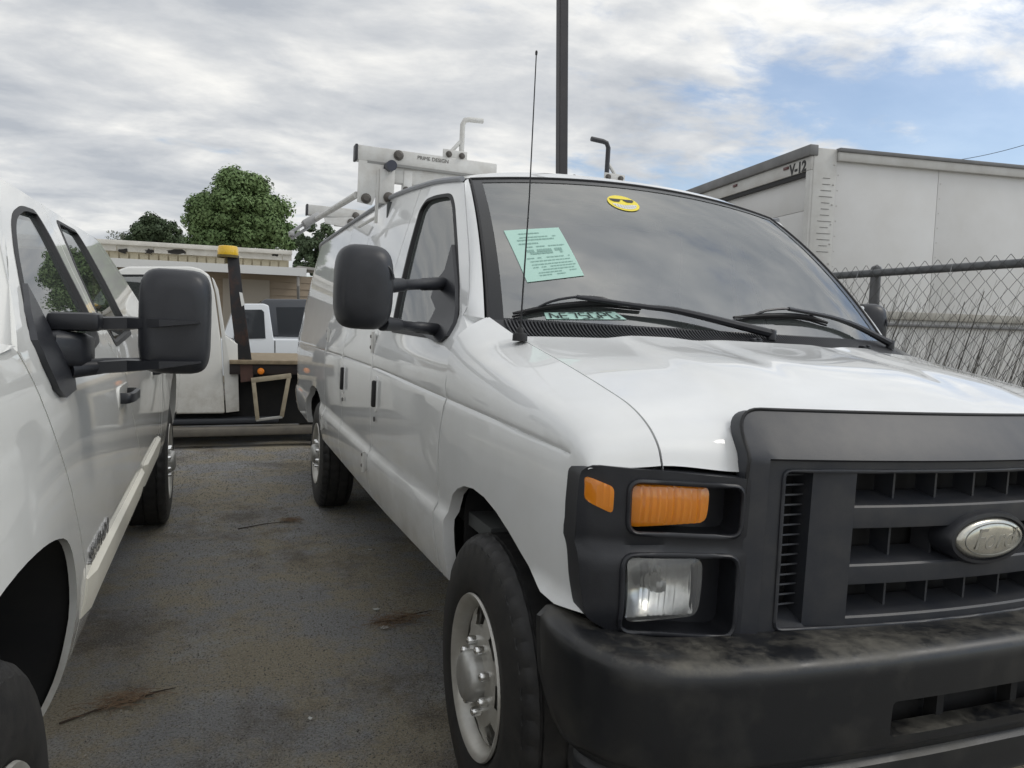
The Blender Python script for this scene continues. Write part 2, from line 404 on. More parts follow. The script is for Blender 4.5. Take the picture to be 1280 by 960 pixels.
# ------------------------------------------------------------------ wheel
def make_wheel(root, name, loc, Rt=.372, wid=.225, rr=.212, steer=0., face=-1, nopen=7, lugs=8, dia_scale=1.):
    """outer face towards face*x; name part = rim, children tyre / hub_cap / lug_nut"""
    h = wid/2; n = 160
    prof = [(rr-.008,-h+.03),(rr+.003,-h+.014),(rr+.03,-h-.001),(rr+.065,-h-.004),(rr+.10,-h+.001),(Rt-.031,-h+.008),(Rt-.027,-h+.0105),(Rt-.020,-h+.014),(Rt-.009,-h+.024),(Rt-.003,-h+.036)]
    tread = []
    for g in (-.36, 0, .36):
        gc = g*wid*.8; tread += [(Rt-.001,gc-.0055),(Rt-.009,gc-.004),(Rt-.009,gc+.004),(Rt-.001,gc+.0055)]
    prof = prof+tread+[(r, -a) for r, a in reversed(prof)]
    def ring(k):
        t = 2*pi*k/n; out = []
        for r, a in prof:
            q = r
            if Rt-.029 < r < Rt-.002 and abs(a) > h*.6 and k % 4 == 0: q -= .006
            if r >= Rt-.0035 and k % 4 == (1 if a < 0 else 2): q -= .003
            out.append((a, q*cos(t), q*sin(t)))
        return out
    rings = [ring(k) for k in range(n)]+[ring(0)]
    rim = MB()
    rim.lathe([(rr-.006,h-.03),(rr-.02,.0),(rr-.022,-h+.065),(rr-.008,-h+.03),(rr+.004,-h+.016),(rr+.011,-h+.004),(rr+.008,-h-.002),(rr-.001,-h+.001),(rr-.008,-h+.012),(rr-.016,-h+.03),(rr-.02,-h+.05)], (0,0,0), 'x', 64)
    disc = [(rr-.018,-h+.046),(rr-.025,-h+.036),(rr-.047,-h+.027),(rr-.074,-h+.020),(rr-.092,-h+.016),(rr-.115,-h+.018),(rr-.135,-h+.014),(rr-.15,-h+.008)]
    nn = nopen*12; vs = []; fs = []
    for r, a in disc:
        for k in range(nn):
            t = 2*pi*k/nn; vs.append((a, r*cos(t), r*sin(t)))
    for j in range(len(disc)-1):
        for k in range(nn):
            s_ = k % 12
            if (j == 1 and 2 <= s_ <= 9) or (j == 2 and 3 <= s_ <= 8): continue
            fs.append((j*nn+k, j*nn+(k+1)%nn, (j+1)*nn+(k+1)%nn, (j+1)*nn+k))
    rim.add(vs, fs); rim.add([(a+.012, y, z) for a, y, z in vs], fs)
    P = rim.build(name, m_rim(), root, 40)
    P.location = loc; P.rotation_euler = (0, 0, steer+(pi if face > 0 else 0))
    ty = MB(); ty.loft(rings, False, False); ty.build('tyre', m_rubber(), P, 30, merge=1e-5)
    bk = MB(); bk.lathe([(rr-.021,-h+.085),(.03,-h+.085),(.001,-h+.085)], (0,0,0), 'x', 32); bk.lathe([(rr-.05,-h+.075),(rr-.06,-h+.068),(.05,-h+.068)], (0,0,0), 'x', 32); bk.build('brake_disc', mat('brake_grey', (.10,.095,.09), .6, metal=.3), P)
    hc = MB(); hc.lathe([(.066,-h+.03),(.066,-h-.004),(.063,-h-.020),(.056,-h-.029),(.04,-h-.034),(.02,-h-.0355),(.0005,-h-.036)], (0,0,0), 'x', 40); hc.build('hub_cap', mat('cap_silver', (.5,.5,.48), .4, metal=.6, col2=(.3,.28,.25), var=.5, vscale=25), P)
    for k in range(lugs):
        t = 2*pi*(k+.5)/lugs; y, z = .0885*cos(t), .0885*sin(t)
        ln = MB(); ln.lathe([(.0125,-h+.04),(.0125,-h-.002),(.0105,-h-.008),(.005,-h-.0115),(.0004,-h-.012)], (0,y,z), 'x', 10); ln.build('lug_nut', m_chrome(), P)
    return P
def copy_part(o, parent, loc, rotz):
    c = o.copy(); COL.objects.link(c); c.parent = parent; c.location = loc; c.rotation_euler = (0, 0, rotz)
    for ch in o.children:
        d = ch.copy(); COL.objects.link(d); d.parent = c
    return c

# ------------------------------------------------------------------ the van
van = thing('cargo_van', 'white cargo van with black grille and bumper, ladder rack on its roof', 'van', VAN_LOC, (0, SLOPE, 0))
REAR = 5.08
BW = [(-.62,.935),(-.3,.955),(0,.968),(.5,.985),(1.4,1.0),(4.55,1.0),(4.9,.985),(5.08,.95)]
TZ = [(.38,-.11),(.43,-.075),(.50,-.036),(.56,-.015),(.64,.0),(.70,.004),(.724,.002),(.752,-.013),(.85,-.006),(1.0,0),(1.1,-.002),(1.18,-.01),(1.25,-.026)]
XG = [(.6,.70),(1.0,.757),(1.3,.80),(2,.835),(4.6,.84),(5.08,.79)]
ZG = [(.6,1.80),(1.0,1.872),(1.3,1.90),(2,1.93),(4.6,1.945),(5.08,1.92)]
CR = [(.9,.055),(1.3,.072),(2,.10),(3,.12),(4.6,.115),(5.08,.08)]
ZGR = [(-.5,1.043),(0,1.066),(.5,1.083),(1.4,1.107),(2.5,1.112),(5.1,1.112)]
def S(y, z):
    b = ip(BW, y)
    if z <= 1.25:
        x = b+ip(TZ, z)-.050*smoothstep(1.05,.35,y)*smoothstep(1.18,1.34,z)
        if y > -.47: x -= .006*math.exp(-((z-ip(ZGR, y))/.0048)**2)*smoothstep(-.47, -.44, y)
        return x
    b -= .050*smoothstep(1.05,.35,y)*smoothstep(1.18,1.34,z); x0 = b-.026; xg = ip(XG, y); u = (z-1.25)/(ip(ZG, y)-1.25)
    return x0+(xg-x0)*max(u, 0)**1.22
SIDE = lambda y, z: (-S(y, z), y, z)
def zline(dz, y0, y1, n): return [(lerp(y0, y1, i/n), ip(ZGR, lerp(y0, y1, i/n))+dz) for i in range(n+1)]
def side_lines(y0, y1):
    n = int((y1-y0)/.03)
    return [zline(d, y0, y1, n) for d in (-.012,-.0045,0,.0045,.012)]+[[(lerp(y0, y1, i/n), z) for i in range(n+1)] for z in (.70,.722,.737,.752,.775)]
Z0 = [(-.53,1.028),(-.45,1.05),(-.3,1.07),(0,1.09),(.345,1.12)]
SEAM = cat([(-.8,-.568,1.040),(-.8,-.548,1.078),(-.8,-.503,1.114),(-.8,-.43,1.145),(-.8,-.32,1.171),(-.8,-.11,1.213),(-.8,.21,1.272),(-.832,.405,1.334)], 46)
Y0L = cat([(-.53,0,0),(-.505,0,0),(-.455,0,0),(-.385,0,0),(-.28,0,0),(-.08,0,0),(.19,0,0),(.345,0,0)], 46)
STN = [(y.x, ip(Z0, y.x)) for y in Y0L]
def fender_top(b):
    NV = 10
    def pt(k, v):
        y0, z0 = STN[k]; P0 = Vector(SIDE(y0, z0)); P3 = SEAM[k]
        dz = P3.z-z0; dx = P3.x-P0.x
        P1 = P0+Vector((0, (P3.y-y0)*.25, dz*.72)); P2 = P3+Vector((-dx*.62, (y0-P3.y)*.4, -dz*.16-.008))
        return (1-v)**3*P0+3*v*(1-v)**2*P1+3*v*v*(1-v)*P2+v**3*P3
    vs = [pt(k, j/NV) for k in range(47) for j in range(NV+1)]
    b.add(vs, [(k*(NV+1)+j, k*(NV+1)+j+1, (k+1)*(NV+1)+j+1, (k+1)*(NV+1)+j) for k in range(46) for j in range(NV)])
    P = [Vector(SEAM[k]) for k in range(47)]          # folded edge along the bonnet gap
    b.add(P+[p+Vector((.006,0,-.03)) for p in P], [(k, k+1, 48+k, 47+k) for k in range(46)])
    e = [pt(0, j/NV) for j in range(NV+1)]
    b.add(e+[p+Vector((0,.04,-.004)) for p in e], [(k, k+1, NV+2+k, NV+1+k) for k in range(NV)])
ARCH_F = [(.285,.535),(.285,.60),(.288,.66),(.292,.72),(.284,.765),(.258,.803),(.212,.831),(.153,.851),(.08,.859),(0,.854),(-.083,.835),(-.16,.805),(-.226,.774),(-.30,.744),(-.365,.727),(-.43,.724)]
fpoly = [(-.545,.742),(-.53,.772),(-.50,.81),(-.482,.853),(-.488,.91),(-.498,.965)]+[(-.512,1.0)]+STN[1:]+[(.335,1.08),(.362,1.0),(.385,.92),(.392,.82),(.388,.72),(.365,.62),(.345,.535)]+ARCH_F
fen = panel('fender', fpoly, SIDE, m_paint(), van, .026, lines=side_lines(-.6,.42), flange=(.035,0,0), extra=fender_top)
mirror(fen)

# doors and side panels
def spx(*p): return newton(SIDE, *p, .6, 1.4)
DFU = [spx(*p) for p in ((578.5,394),(583.5,384),(586,360),(586,337),(585,308),(583,280),(581,252),(579.5,229))]
DF = [(.36,.535),(.378,.62),(.396,.72),(.398,.82),(.392,.92),(.37,1.0),(.343,1.08),(.352,1.13),(.358,1.22),(.375,1.29)]+DFU
def gut(y0, y1, n=14, d=-.012): return [(lerp(y0, y1, i/n), ip(ZG, lerp(y0, y1, i/n))+d) for i in range(n+1)]
door_poly = DF+gut(1.0, 1.418)+[(1.418,1.6),(1.418,1.1),(1.408,.7),(1.395,.535)]
WIN = rounded([spx(*p) for p in ((541,422),(573,402),(574,360),(571,300),(568,256),(564,242),(545,245),(533,250),(525,262),(512,309),(500,360),(491,405),(490,414))], .05, 5)
door = panel('front_door', door_poly, SIDE, m_paint(), van, .03, holes=[WIN], lines=side_lines(.36,1.42), flange=(.03,0,0), hflange=(.022,0,0))
def off(f, d): return lambda *a: (lambda p: (p[0]+d, p[1], p[2]))(f(*a))
panel('window_pane', WIN, off(SIDE, .014), m_sglass(), door, .05)
def ring_part(name, poly, f, w, mt, parent, d=-.003, inw=.016):
    c = Vector((sum(p[0] for p in poly)/len(poly), sum(p[1] for p in poly)/len(poly)))
    P = resample(poly, .03); n = len(P); inn = []; outp = []
    for i in range(n):
        t = (Vector(P[(i+1)%n])-Vector(P[i-1])).normalized(); nn = Vector((-t.y, t.x))
        if (c-Vector(P[i])).dot(nn) < 0: nn = -nn
        q = Vector(P[i]); inn.append(tuple(q+nn*w)); outp.append(tuple(q-nn*.004))
    b = MB(); g = off(f, d); g2 = off(f, inw)
    b.loft([[g2(*p) for p in outp], [g(*p) for p in outp], [g(*p) for p in inn], [g2(*p) for p in inn]], True, False)
    return b.build(name, mt, parent, 40)
ring_part('window_seal', WIN, SIDE, .010, m_seal(), door, -.002)
def handle(parent, y, z0, z1, f=SIDE, nm='door_handle'):
    b = MB(); x = f(y, (z0+z1)/2)[0]
    rec = rounded([(y-.022,z0-.018),(y+.022,z0-.018),(y+.022,z1+.018),(y-.022,z1+.018)], .018)
    b.prism([(x-.003, p[0], p[1]) for p in rec], (.014,0,0))
    o = b.build(nm, m_paint(), parent, 40)
    c = MB(); c.box((x-.010, y, (z0+z1)/2), (.018,.026,z1-z0), bev=.007); c.build('grip', m_seal(), o)
    k = MB(); k.lathe([(.011,0),(.011,.004),(.009,.005),(.0005,.005)], (x+.004-.006, y-.002, z0-.05), 'x', 14, -1); k.build('key_lock', mat('lock_dark', (.05,.05,.05), .4), o)
    return o
handle(door, 1.292, .945, 1.058)
def hinge(parent, y, z, s=1):
    x = SIDE(y, z)[0]; b = MB()
    b.box((x-.004, y, z), (.012,.07,.072), bev=.003); b.tube([(x-.012, y-.028, z-.045), (x-.012, y-.028, z+.045)], .007, 8)
    o = b.build('hinge', m_rack(), parent, 40)
    for dz in (-.024,.024):
        q = MB(); q.lathe([(.008,0),(.008,.005),(.005,.007),(.0004,.0075)], (x-.009, y+.016, z+dz), 'x', 8, -1); q.build('bolt', mat('bolt_dark', (.12,.11,.1), .5, metal=.5), o)
cdA = panel('cargo_door', [(1.401,.535),(1.414,.7),(1.424,1.1),(1.424,1.6)]+gut(1.424,2.262)+[(2.262,1.4),(2.258,.9),(2.25,.535)], SIDE, m_paint(), van, .034, lines=side_lines(1.4,2.27), flange=(.03,0,0))
handle(cdA, 2.165, .94, 1.06)
hinge(cdA, 1.452, .69); hinge(cdA, 1.46, 1.215)
cdB = panel('cargo_door', [(2.256,.535),(2.264,.9),(2.268,1.4)]+gut(2.268,2.96)+[(2.96,1.4),(2.95,.8),(2.93,.535)], SIDE, m_paint(), van, .034, lines=side_lines(2.25,2.97), flange=(.03,0,0))
hinge(cdB, 2.90, .672); hinge(cdB, 2.91, 1.215)
ARCH_R = [(3.075,.535),(3.085,.62),(3.115,.70),(3.17,.765),(3.25,.81),(3.36,.838),(3.505,.846),(3.65,.838),(3.77,.808),(3.85,.76),(3.905,.69),(3.93,.60),(3.935,.535)]
qp = panel('quarter_panel', [(2.936,.535),(2.956,.8),(2.966,1.4)]+gut(2.966,REAR-.01)+[(REAR,1.5),(REAR,.9),(REAR,.56)]+list(reversed(ARCH_R)), SIDE, m_paint(), van, .045, lines=side_lines(2.93,REAR), flange=(.04,0,0))
# panel joints: a dark channel behind the gaps
def chan(name, pts, w=.02, d=.016):
    b = MB()
    for a, c in zip(pts, pts[1:]):
        A, B = Vector(SIDE(*a)), Vector(SIDE(*c)); o = Vector((d,0,0)); t = Vector((0, w/2, 0))
        b.add([A-t+o, A+t+o, B+t+o, B-t+o], [(0,1,2,3)])
    return b.build(name, m_seal(), van)
chan('door_gap', resample([(1.398,.54),(1.41,.7),(1.421,1.1),(1.421,1.9)], .06)[:28]); chan('door_gap', [(2.252,.54),(2.261,.9),(2.265,1.4),(2.265,1.65),(2.265,1.9)]); chan('door_gap', [(2.933,.54),(2.953,.8),(2.963,1.4),(2.963,1.65),(2.963,1.92)])
chan('door_gap', [(.352,.54),(.372,.62),(.392,.72),(.394,.82),(.388,.92),(.366,1.0),(.339,1.08),(.349,1.15)])
for o in (door, cdA, cdB, qp): mirror(o)
for o in [c for c in van.children if c.name.startswith('door_gap')]: mirror(o)

# roof, gutters, rear
def roof_pt(s, y):
    xg = ip(XG, y); return (s*xg, y, ip(ZG, y)+ip(CR, y)*(1-abs(s)**2.5)+.022*smoothstep(.0,.10,y-.93-.07*s*s)*(1-s**6))
def yfront(s): return .93+.07*s*s
b = MB(); b.grid(lambda u, v: roof_pt(u*2-1, yfront(u*2-1)+(REAR-yfront(u*2-1))*v**1.3), 40, 60)
b.build('roof', m_paint(), van, 50)
b = MB(); b.grid(lambda u, v: (lambda p: (p[0], p[1]-.006*v, p[2]-.008*v))(roof_pt(u*2-1, yfront(u*2-1))), 40, 2)
b.build('roof_lip', m_seal(), van, 50)
def ribbon(fn, n): return [fn(i/n) for i in range(n+1)]
gp = ribbon(lambda t: Vector((-ip(XG, lerp(.985, REAR-.01, t))-.006, lerp(.985, REAR-.01, t), ip(ZG, lerp(.985, REAR-.01, t))-.002)), 50)
b = MB(); b.tube(gp, .011, 8); g_ = b.build('drip_rail', mat('gutter_grey', (.30,.31,.33), .5), van); mirror(g_)
def rear_pt(u, v):
    z = lerp(.56, ip(ZG, REAR), v); return (u*(S(REAR, z)-.001), REAR+.03*(1-u*u), z)
for s_ in (-1, 1):
    b = MB(); b.grid(lambda u, v: rear_pt(s_*lerp(.003, 1, u), v), 10, 20); b.grid(lambda u, v: (lambda p: (p[0], p[1], p[2]+0))((s_*lerp(.003,1,u)*ip(XG,REAR), REAR+.03*(1-u*u), ip(ZG,REAR)+ip(CR,REAR)*v*(1-u**2.5))), 10, 3)
    b.build('rear_door', m_paint(), van, 50)
b = MB(); b.box((0, REAR+.10, .60), (1.9,.14,.16), bev=.04); b.box((0,REAR+.02,.60),(.9,.1,.12)); b.build('rear_bumper', mat('step_chrome', (.6,.6,.58), .3, metal=.8, col2=(.4,.38,.35), var=.5, vscale=9), van)
# underbody, wheel wells
b = MB()
b.box((0, 1.73, .60), (1.78,2.56,.16)); b.box((0,4.5,.62),(1.78,1.0,.12)); b.box((0,2.25,.62),(1.0,5.2,.12)); b.box((0,1.7,.46),(1.0,3.8,.14)); b.box((0,3.505,.37),(1.5,.12,.12)); b.box((0,0,.40),(1.4,.10,.1)); b.box((0,-.40,.62),(1.5,.16,.2))
b.build('underbody', m_dark(), van)
for yc, arch in ((0, ARCH_F), (3.505, ARCH_R)):
    b = MB()
    P = [Vector((-.955, y, z)) for y, z in arch]; P2 = [Vector((-.56, lerp(yc, p.y, 1.03), p.z+.05)) for p in P]; P = [Vector((-.915, lerp(yc, p.y, 1.02), p.z+.012)) for p in P]
    n = len(P); b.add(P+P2, [(i, i+1, n+i+1, n+i) for i in range(n-1)]); b.add(P2+[Vector((-.56, yc, .4))], [(i, i+1, n) for i in range(n-1)])
    o = b.build('wheel_well', m_dark(), van); mirror(o)

# wheels
w0 = make_wheel(van, 'wheel', (-.855, 0, .372), steer=radians(-1.5), rr=.202)
copy_part(w0, van, (-.855, 3.505, .372), 0); copy_part(w0, van, (.855, 0, .372), pi+radians(-1.5)); copy_part(w0, van, (.855, 3.505, .372), pi)

# windscreen
def WS(u, v):
    bt = Vector((.834*u, .215+.185*u*u, 1.318+.004*u*u)); tp = Vector((.725*u, .925+.07*u*u, 1.918-.046*u*u))
    return lerp(bt, tp, v)+Vector((0,-.028,.022))*(4*v*(1-v))
b = MB(); b.grid(lambda u, v: WS(u*2-1, v), 48, 30); ws = b.build('windscreen', m_glass(), van, 60)
def wsq(u, v, d=0.):
    p = WS(u, v); n = (WS(u+.01, v)-WS(u-.01, v)).cross(WS(u, v+.01)-WS(u, v-.01)).normalized(); return p+n*d
fr = MB()
fo = lambda u, v: wsq(u, v, .002)
def band(u0, u1, v0, v1, nu, nv): fr.grid(lambda a, c: fo(lerp(u0, u1, a), lerp(v0, v1, c)), nu, nv)
band(-1,-.945,0,1,2,30); band(.945,1,0,1,2,30); band(-.945,.945,.955,1,44,2); band(-.945,.945,0,.014,44,1)
fr.build('frit_border', mat('frit', (.014,.015,.017), .25), ws, 60)
hd = MB(); hd.grid(lambda a, c: wsq(lerp(-.945,.945,a), lerp(.83,.955,c), -.018), 44, 3)
hd.build('shade_band', glass_mat('shade_tint', (.34,.38,.44), 1.01), ws, 60)
b = MB()                                   # rubber edge all round
edge = [wsq(-1, i/30, .002) for i in range(31)]+[wsq(-1+2*i/40, 1, .002) for i in range(1, 41)]+[wsq(1, 1-i/30, .002) for i in range(1, 31)]
b.tube(edge, .0055, 6); b.build('windscreen_seal', m_seal(), ws)
# A pillars: from the door edge to the windscreen edge
DP = DFU; DPc = cat([(y, z, 0) for y, z in DP], 24)
b = MB()
def apil(i, t):
    P0 = Vector(SIDE(DPc[i].x-.006, DPc[i].y+.002)); v = i/24; P3 = wsq(-1.012, v*.99+.005, .004); P1 = Vector((lerp(P0.x, P3.x, .25), lerp(P0.y, P3.y, .8), lerp(P0.z, P3.z, .6)))
    return (1-t)**2*P0+2*t*(1-t)*P1+t*t*P3
b.add([apil(i, j/8) for i in range(25) for j in range(9)], [(i*9+j, i*9+j+1, (i+1)*9+j+1, (i+1)*9+j) for i in range(24) for j in range(8)])
ed = [apil(i, 0) for i in range(25)]; b.add(ed+[p+Vector((.03,.006,0)) for p in ed], [(i, i+1, 26+i, 25+i) for i in range(24)])
ed = [apil(0, j/8) for j in range(9)]; b.add(ed+[p+Vector((.015,.01,-.06)) for p in ed], [(i, i+1, 10+i, 9+i) for i in range(8)])
ap = b.build('windscreen_pillar', m_paint(), van, 50); mirror(ap)

# bonnet
def hood_pt(u, t):
    k = t*40; i = min(int(k), 39); s_ = SEAM[i]; s2 = SEAM[i+1]; f = k-i
    y = lerp(s_.y, s2.y, f); z = lerp(s_.z, s2.z, f); tn = smoothstep(-.6, .3, y)
    a = abs(u); x = u*.7945
    y2 = y-(1-u*u)*(.015+.13*tn)-.010*(1-smoothstep(.76,1,a))*(1-smoothstep(-.57,-.50,y))
    z -= .014*(1-smoothstep(.76,1,a))*(1-smoothstep(-.57,-.53,y))
    z2 = z+.052*(1-a**2.3)*smoothstep(-.62,-.15,y)-.042*tn*(1-u*u)
    z2 += .010*(1-smoothstep(.58,.70,a))*smoothstep(-.55,-.3,y)
    z2 -= .006*math.exp(-((a-.33)/.07)**2)*smoothstep(-.5,-.2,y)
    return Vector((x, y2, z2))
b = MB(); b.grid(lambda u, v: hood_pt(u*2-1, v), 64, 70)
for s_ in (-1, 1):
    e = [hood_pt(s_, i/70) for i in range(71)]; b.add(e+[p+Vector((-s_*.004,0,-.03)) for p in e], [(i, i+1, 72+i, 71+i) for i in range(70)])
e = [hood_pt(-1+i/32, 0) for i in range(65)]; b.add(e+[p+Vector((0,.04,-.006)) for p in e], [(i, i+1, 66+i, 65+i) for i in range(64)])
e = [hood_pt(-1+i/32, 1) for i in range(65)]; b.add(e+[p+Vector((0,.004,-.025)) for p in e], [(i, i+1, 66+i, 65+i) for i in range(64)])
b.build('bonnet', m_paint(), van, 50)
for s_ in (-1, 1):
    P = [Vector((s_*-p.x, p.y+.004, p.z-.022)) for p in SEAM]; b = MB()
    b.add([p-Vector((.012,0,0)) for p in P]+[p+Vector((.012,0,0)) for p in P], [(i, i+1, 48+i, 47+i) for i in range(46)])
    b.build('bonnet_gap', m_seal(), van)
# cowl and its louvres
def cowl(u, v):
    a = hood_pt(u, 1)+Vector((0,.004,-.014)); a.x = u*.82; c = wsq(u, .012, .0); return lerp(a, c, v)+Vector((0,0,-.012*4*v*(1-v)))
b = MB(); b.grid(lambda u, v: cowl(u*2-1, v), 40, 6); cw = b.build('cowl', m_black(), van, 60)
b = MB(); NL = 150
for i in range(NL):
    u = -.97+1.94*i/NL; sh = .022
    P = [cowl(u+sh*(j/4), lerp(.04,.93,j/4)) for j in range(5)]
    up = Vector((0,-.004,.0075)); t = Vector((.0022,0,0))
    ring = [[p-t, p-t+up, p+t+up, p+t] for p in P]; b.loft(ring)
b.build('louvre', mat('louvre_plastic', (.035,.036,.04), .42), cw, 30, kind='stuff')
for u in (-.02,.62):
    p = cowl(u, .3); q = MB(); q.box(p+Vector((0,0,.014)), (.035,.03,.02), bev=.006); q.box(p+Vector((.0,-.01,.022)), (.012,.02,.008), bev=.003); q.build('washer_nozzle', m_black(), cw)

# ------------------------------------------------------------------ van front: lamp bezels
BYP = [(.58,-.617),(.70,-.603),(.78,-.584),(.86,-.568),(.91,-.550),(.935,-.537),(.952,-.512),(.96,-.50)]
def BZ(x, z):
    y = ip(BYP, abs(x)); a = abs(x)
    y -= .016*smoothstep(.70,.90,a)*smoothstep(.90,.84,z)*smoothstep(.70,.76,z)        # lower corner bulge
    y += .010*math.exp(-((z-.886)/.012)**2)*smoothstep(.60,.66,a)                         # groove between the two lamps
    return (x, y, z)
bz_out = rounded([(-.612,.675),(-.70,.678),(-.80,.688),(-.88,.706),(-.938,.738),(-.947,.80),(-.951,.86),(-.952,.95),(-.950,1.040),(-.79,1.031),(-.614,1.018)], [.012,.0,.0,.02,.02,.02,.02,.0,.03,0,.01])
pk_up = rounded([(-.866,.908),(-.632,.900),(-.632,1.004),(-.868,1.012)], .024, 5)
pk_lo = rounded([(-.876,.712),(-.632,.694),(-.632,.862),(-.880,.868)], .03, 5)
mk = rounded([(-.944,.967),(-.896,.945),(-.897,.998),(-.944,1.016)], .010, 3)
bz = panel('lamp_bezel', bz_out, BZ, m_black(), van, .018, holes=[pk_up, pk_lo], flange=(.004,.06,0), hflange=(.012,.075,0), ang=50)
def pocket(poly, name):
    b = MB(); P = [Vector(BZ(*p)) for p in resample(poly, .02)]; c = sum(P, Vector())/len(P)
    Q = [p+Vector((.012,.072,0)) for p in P]; b.add(Q+[c+Vector((.012,.075,0))], [(i, (i+1)%len(Q), len(Q)) for i in range(len(Q))])
    b.build(name, m_black(), bz, 60)
    r = MB(); ring = [p+Vector((0,-.002,0)) for p in P]+[P[0]+Vector((0,-.002,0))]; r.tube(ring, .0055, 6, False); r.build('pocket_rim', m_black(), bz, 60)
pocket(pk_up, 'lamp_pocket'); pocket(pk_lo, 'lamp_pocket')
AMB = bpy.data.materials.new('amber_lens'); AMB.use_nodes = True; _b = AMB.node_tree.nodes['Principled BSDF']
_b.inputs['Base Color'].default_value = (.72,.235,.012,1); _b.inputs['Roughness'].default_value = .22; _b.inputs['Coat Weight'].default_value = 1; _b.inputs['Subsurface Weight'].default_value = .25; _b.inputs['Subsurface Radius'].default_value = (.02,.008,.002); _b.inputs['Subsurface Scale'].default_value = .5
def lens(poly, yo, name, mt, parent, rib=.0, ribw=.008, bulge=.012, step=.007, base=None, rdir=0, deep=.03):
    cx = sum(p[0] for p in poly)/len(poly); cz = sum(p[1] for p in poly)/len(poly)
    hx = max(abs(p[0]-cx) for p in poly); hz = max(abs(p[1]-cz) for p in poly)
    def f(x, z):
        y = (base(x, z)[1] if base else 0)+yo; e = max(abs((x-cx)/hx), abs((z-cz)/hz)); k = 1-smoothstep(.72,1,e)
        q = x if rdir == 0 else z
        return (x, y-bulge*(1-((x-cx)/hx)**2*.5-((z-cz)/hz)**2*.5)-rib*k*abs(sin(pi*q/ribw)), z)
    return panel(name, poly, f, mt, parent, step, flange=(0, deep, 0), ang=25, merge=1e-5)
tl = rounded([(-.858,.917),(-.704,.930),(-.700,1.0),(-.858,1.004)], .014, 4)
lens(tl, .014, 'turn_signal', AMB, bz, .0032, .0125, .014, .0045, BZ)
lens(mk, -.002, 'side_marker', AMB, bz, .002, .012, .004, .006, BZ)
hl = rounded([(-.866,.732),(-.714,.742),(-.710,.858),(-.870,.862)], .02, 5)
yl = ip(BYP, .80)
LENS = bpy.data.materials.new('fluted_lamp_glass'); LENS.use_nodes = True; _b = LENS.node_tree.nodes['Principled BSDF']
_b.inputs['Base Color'].default_value = (.95,.96,.95,1); _b.inputs['Transmission Weight'].default_value = .93; _b.inputs['Roughness'].default_value = .06; _b.inputs['IOR'].default_value = 1.25; _b.inputs['Coat Weight'].default_value = .4
head = lens(hl, .004, 'headlamp', LENS, bz, .0022, .011, .016, .0042, BZ, deep=.02)
def refl(u, v):
    x = lerp(-.862,-.714,u); z = lerp(.738,.856,v); a, c = (u-.5)*2, (v-.5)*2
    return (x, BZ(x, z)[1]+.022+.05*max(0, 1-(a*a+c*c)*.55), z)
b = MB(); b.grid(refl, 16, 16); b.build('reflector', mat('lamp_reflector', (.82,.82,.8), .22, metal=.9, col2=(.55,.55,.52), var=.5, vscale=30), head, 60)
b = MB(); b.lathe([(.0005,-.05),(.012,-.046),(.016,-.03),(.016,.0)], (-.79, yl+.05, .80), 'y', 16); b.build('bulb_shield', mat('shield_grey', (.3,.3,.29), .4, metal=.5), head)
bz_r = bz.copy(); COL.objects.link(bz_r); bz_r.scale.x = -1
for ch in list(bz.children):
    d = ch.copy(); COL.objects.link(d); d.parent = bz_r
b = MB(); b.box((0,-.46,.86), (1.76,.03,.36)); b.build('nose_panel', m_dark(), van)

# grille
def GY(x): return -.668+.060*(x/.6)**2
def GS(x, z):
    y = GY(x)
    if z > 1.062: y += .080*((z-1.062)/.09)**1.08
    if abs(x) > .585: y += .012*((abs(x)-.585)/.05)**2
    y -= .013*max(smoothstep(.576,.580,abs(x)), smoothstep(1.056,1.060,z))
    return (x, y, z)
go = rounded([(-.618,.674),(.618,.674),(.625,1.02),(.612,1.153),(-.612,1.153),(-.625,1.02)], [.01,.01,.05,.06,.06,.05], 8)
gi = rounded([(-.535,.702),(.535,.702),(.540,1.036),(-.540,1.036)], .016, 3)
def stepline(d, n=30):
    X, Z = .578+d, 1.058+d; return [(-X, lerp(.68, Z, i/n)) for i in range(n)]+[(lerp(-X, X, i/(2*n)), Z) for i in range(2*n)]+[(X, lerp(Z, .68, i/n)) for i in range(n+1)]
gr = panel('grille', go, GS, m_grille(), van, .028, holes=[gi], lines=[stepline(-.003), stepline(.003)], flange=(0,.035,-.006), hflange=(0,.07,0), ang=50)
b = MB(); b.tube([Vector(GS(x, z))+Vector((0,-.001,0)) for x, z in resample(gi, .03)]+[Vector(GS(*resample(gi, .03)[0]))], .0045, 6, False); b.build('inner_lip', m_grille(), gr, 60)
b = MB(); b.tube([Vector(p) for p in [GS(x, z) for x, z in resample(go, .03) if z > .98 and True]], .004, 6, False); b.build('edge_seal', m_seal(), gr, 60)
for zlo, zhi in ((.914,.962),(.793,.836),(.700,.724)):
    b = MB(); rings = []
    for i in range(25):
        x = lerp(-.372,.372,i/24); y = GY(x)+.002
        rings.append([(x,y,zlo),(x,y-.001,zlo+.004),(x,y-.001,zhi-.004),(x,y+.003,zhi),(x,y+.078,zhi+.016),(x,y+.078,zlo+.004)])
    b.loft(rings); b.build('grille_bar', m_grille(), gr, 30)
for k in range(-3, 4):
    x = k*.118+.0
    if abs(x) > .37: continue
    b = MB()
    for za, zc in ((.724,.793),(.838,.914),(.964,1.036)): b.box((x, GY(x)+.062, (za+zc)/2), (.006,.05,zc-za+.02))
    b.build('grille_fin', m_grille(), gr)
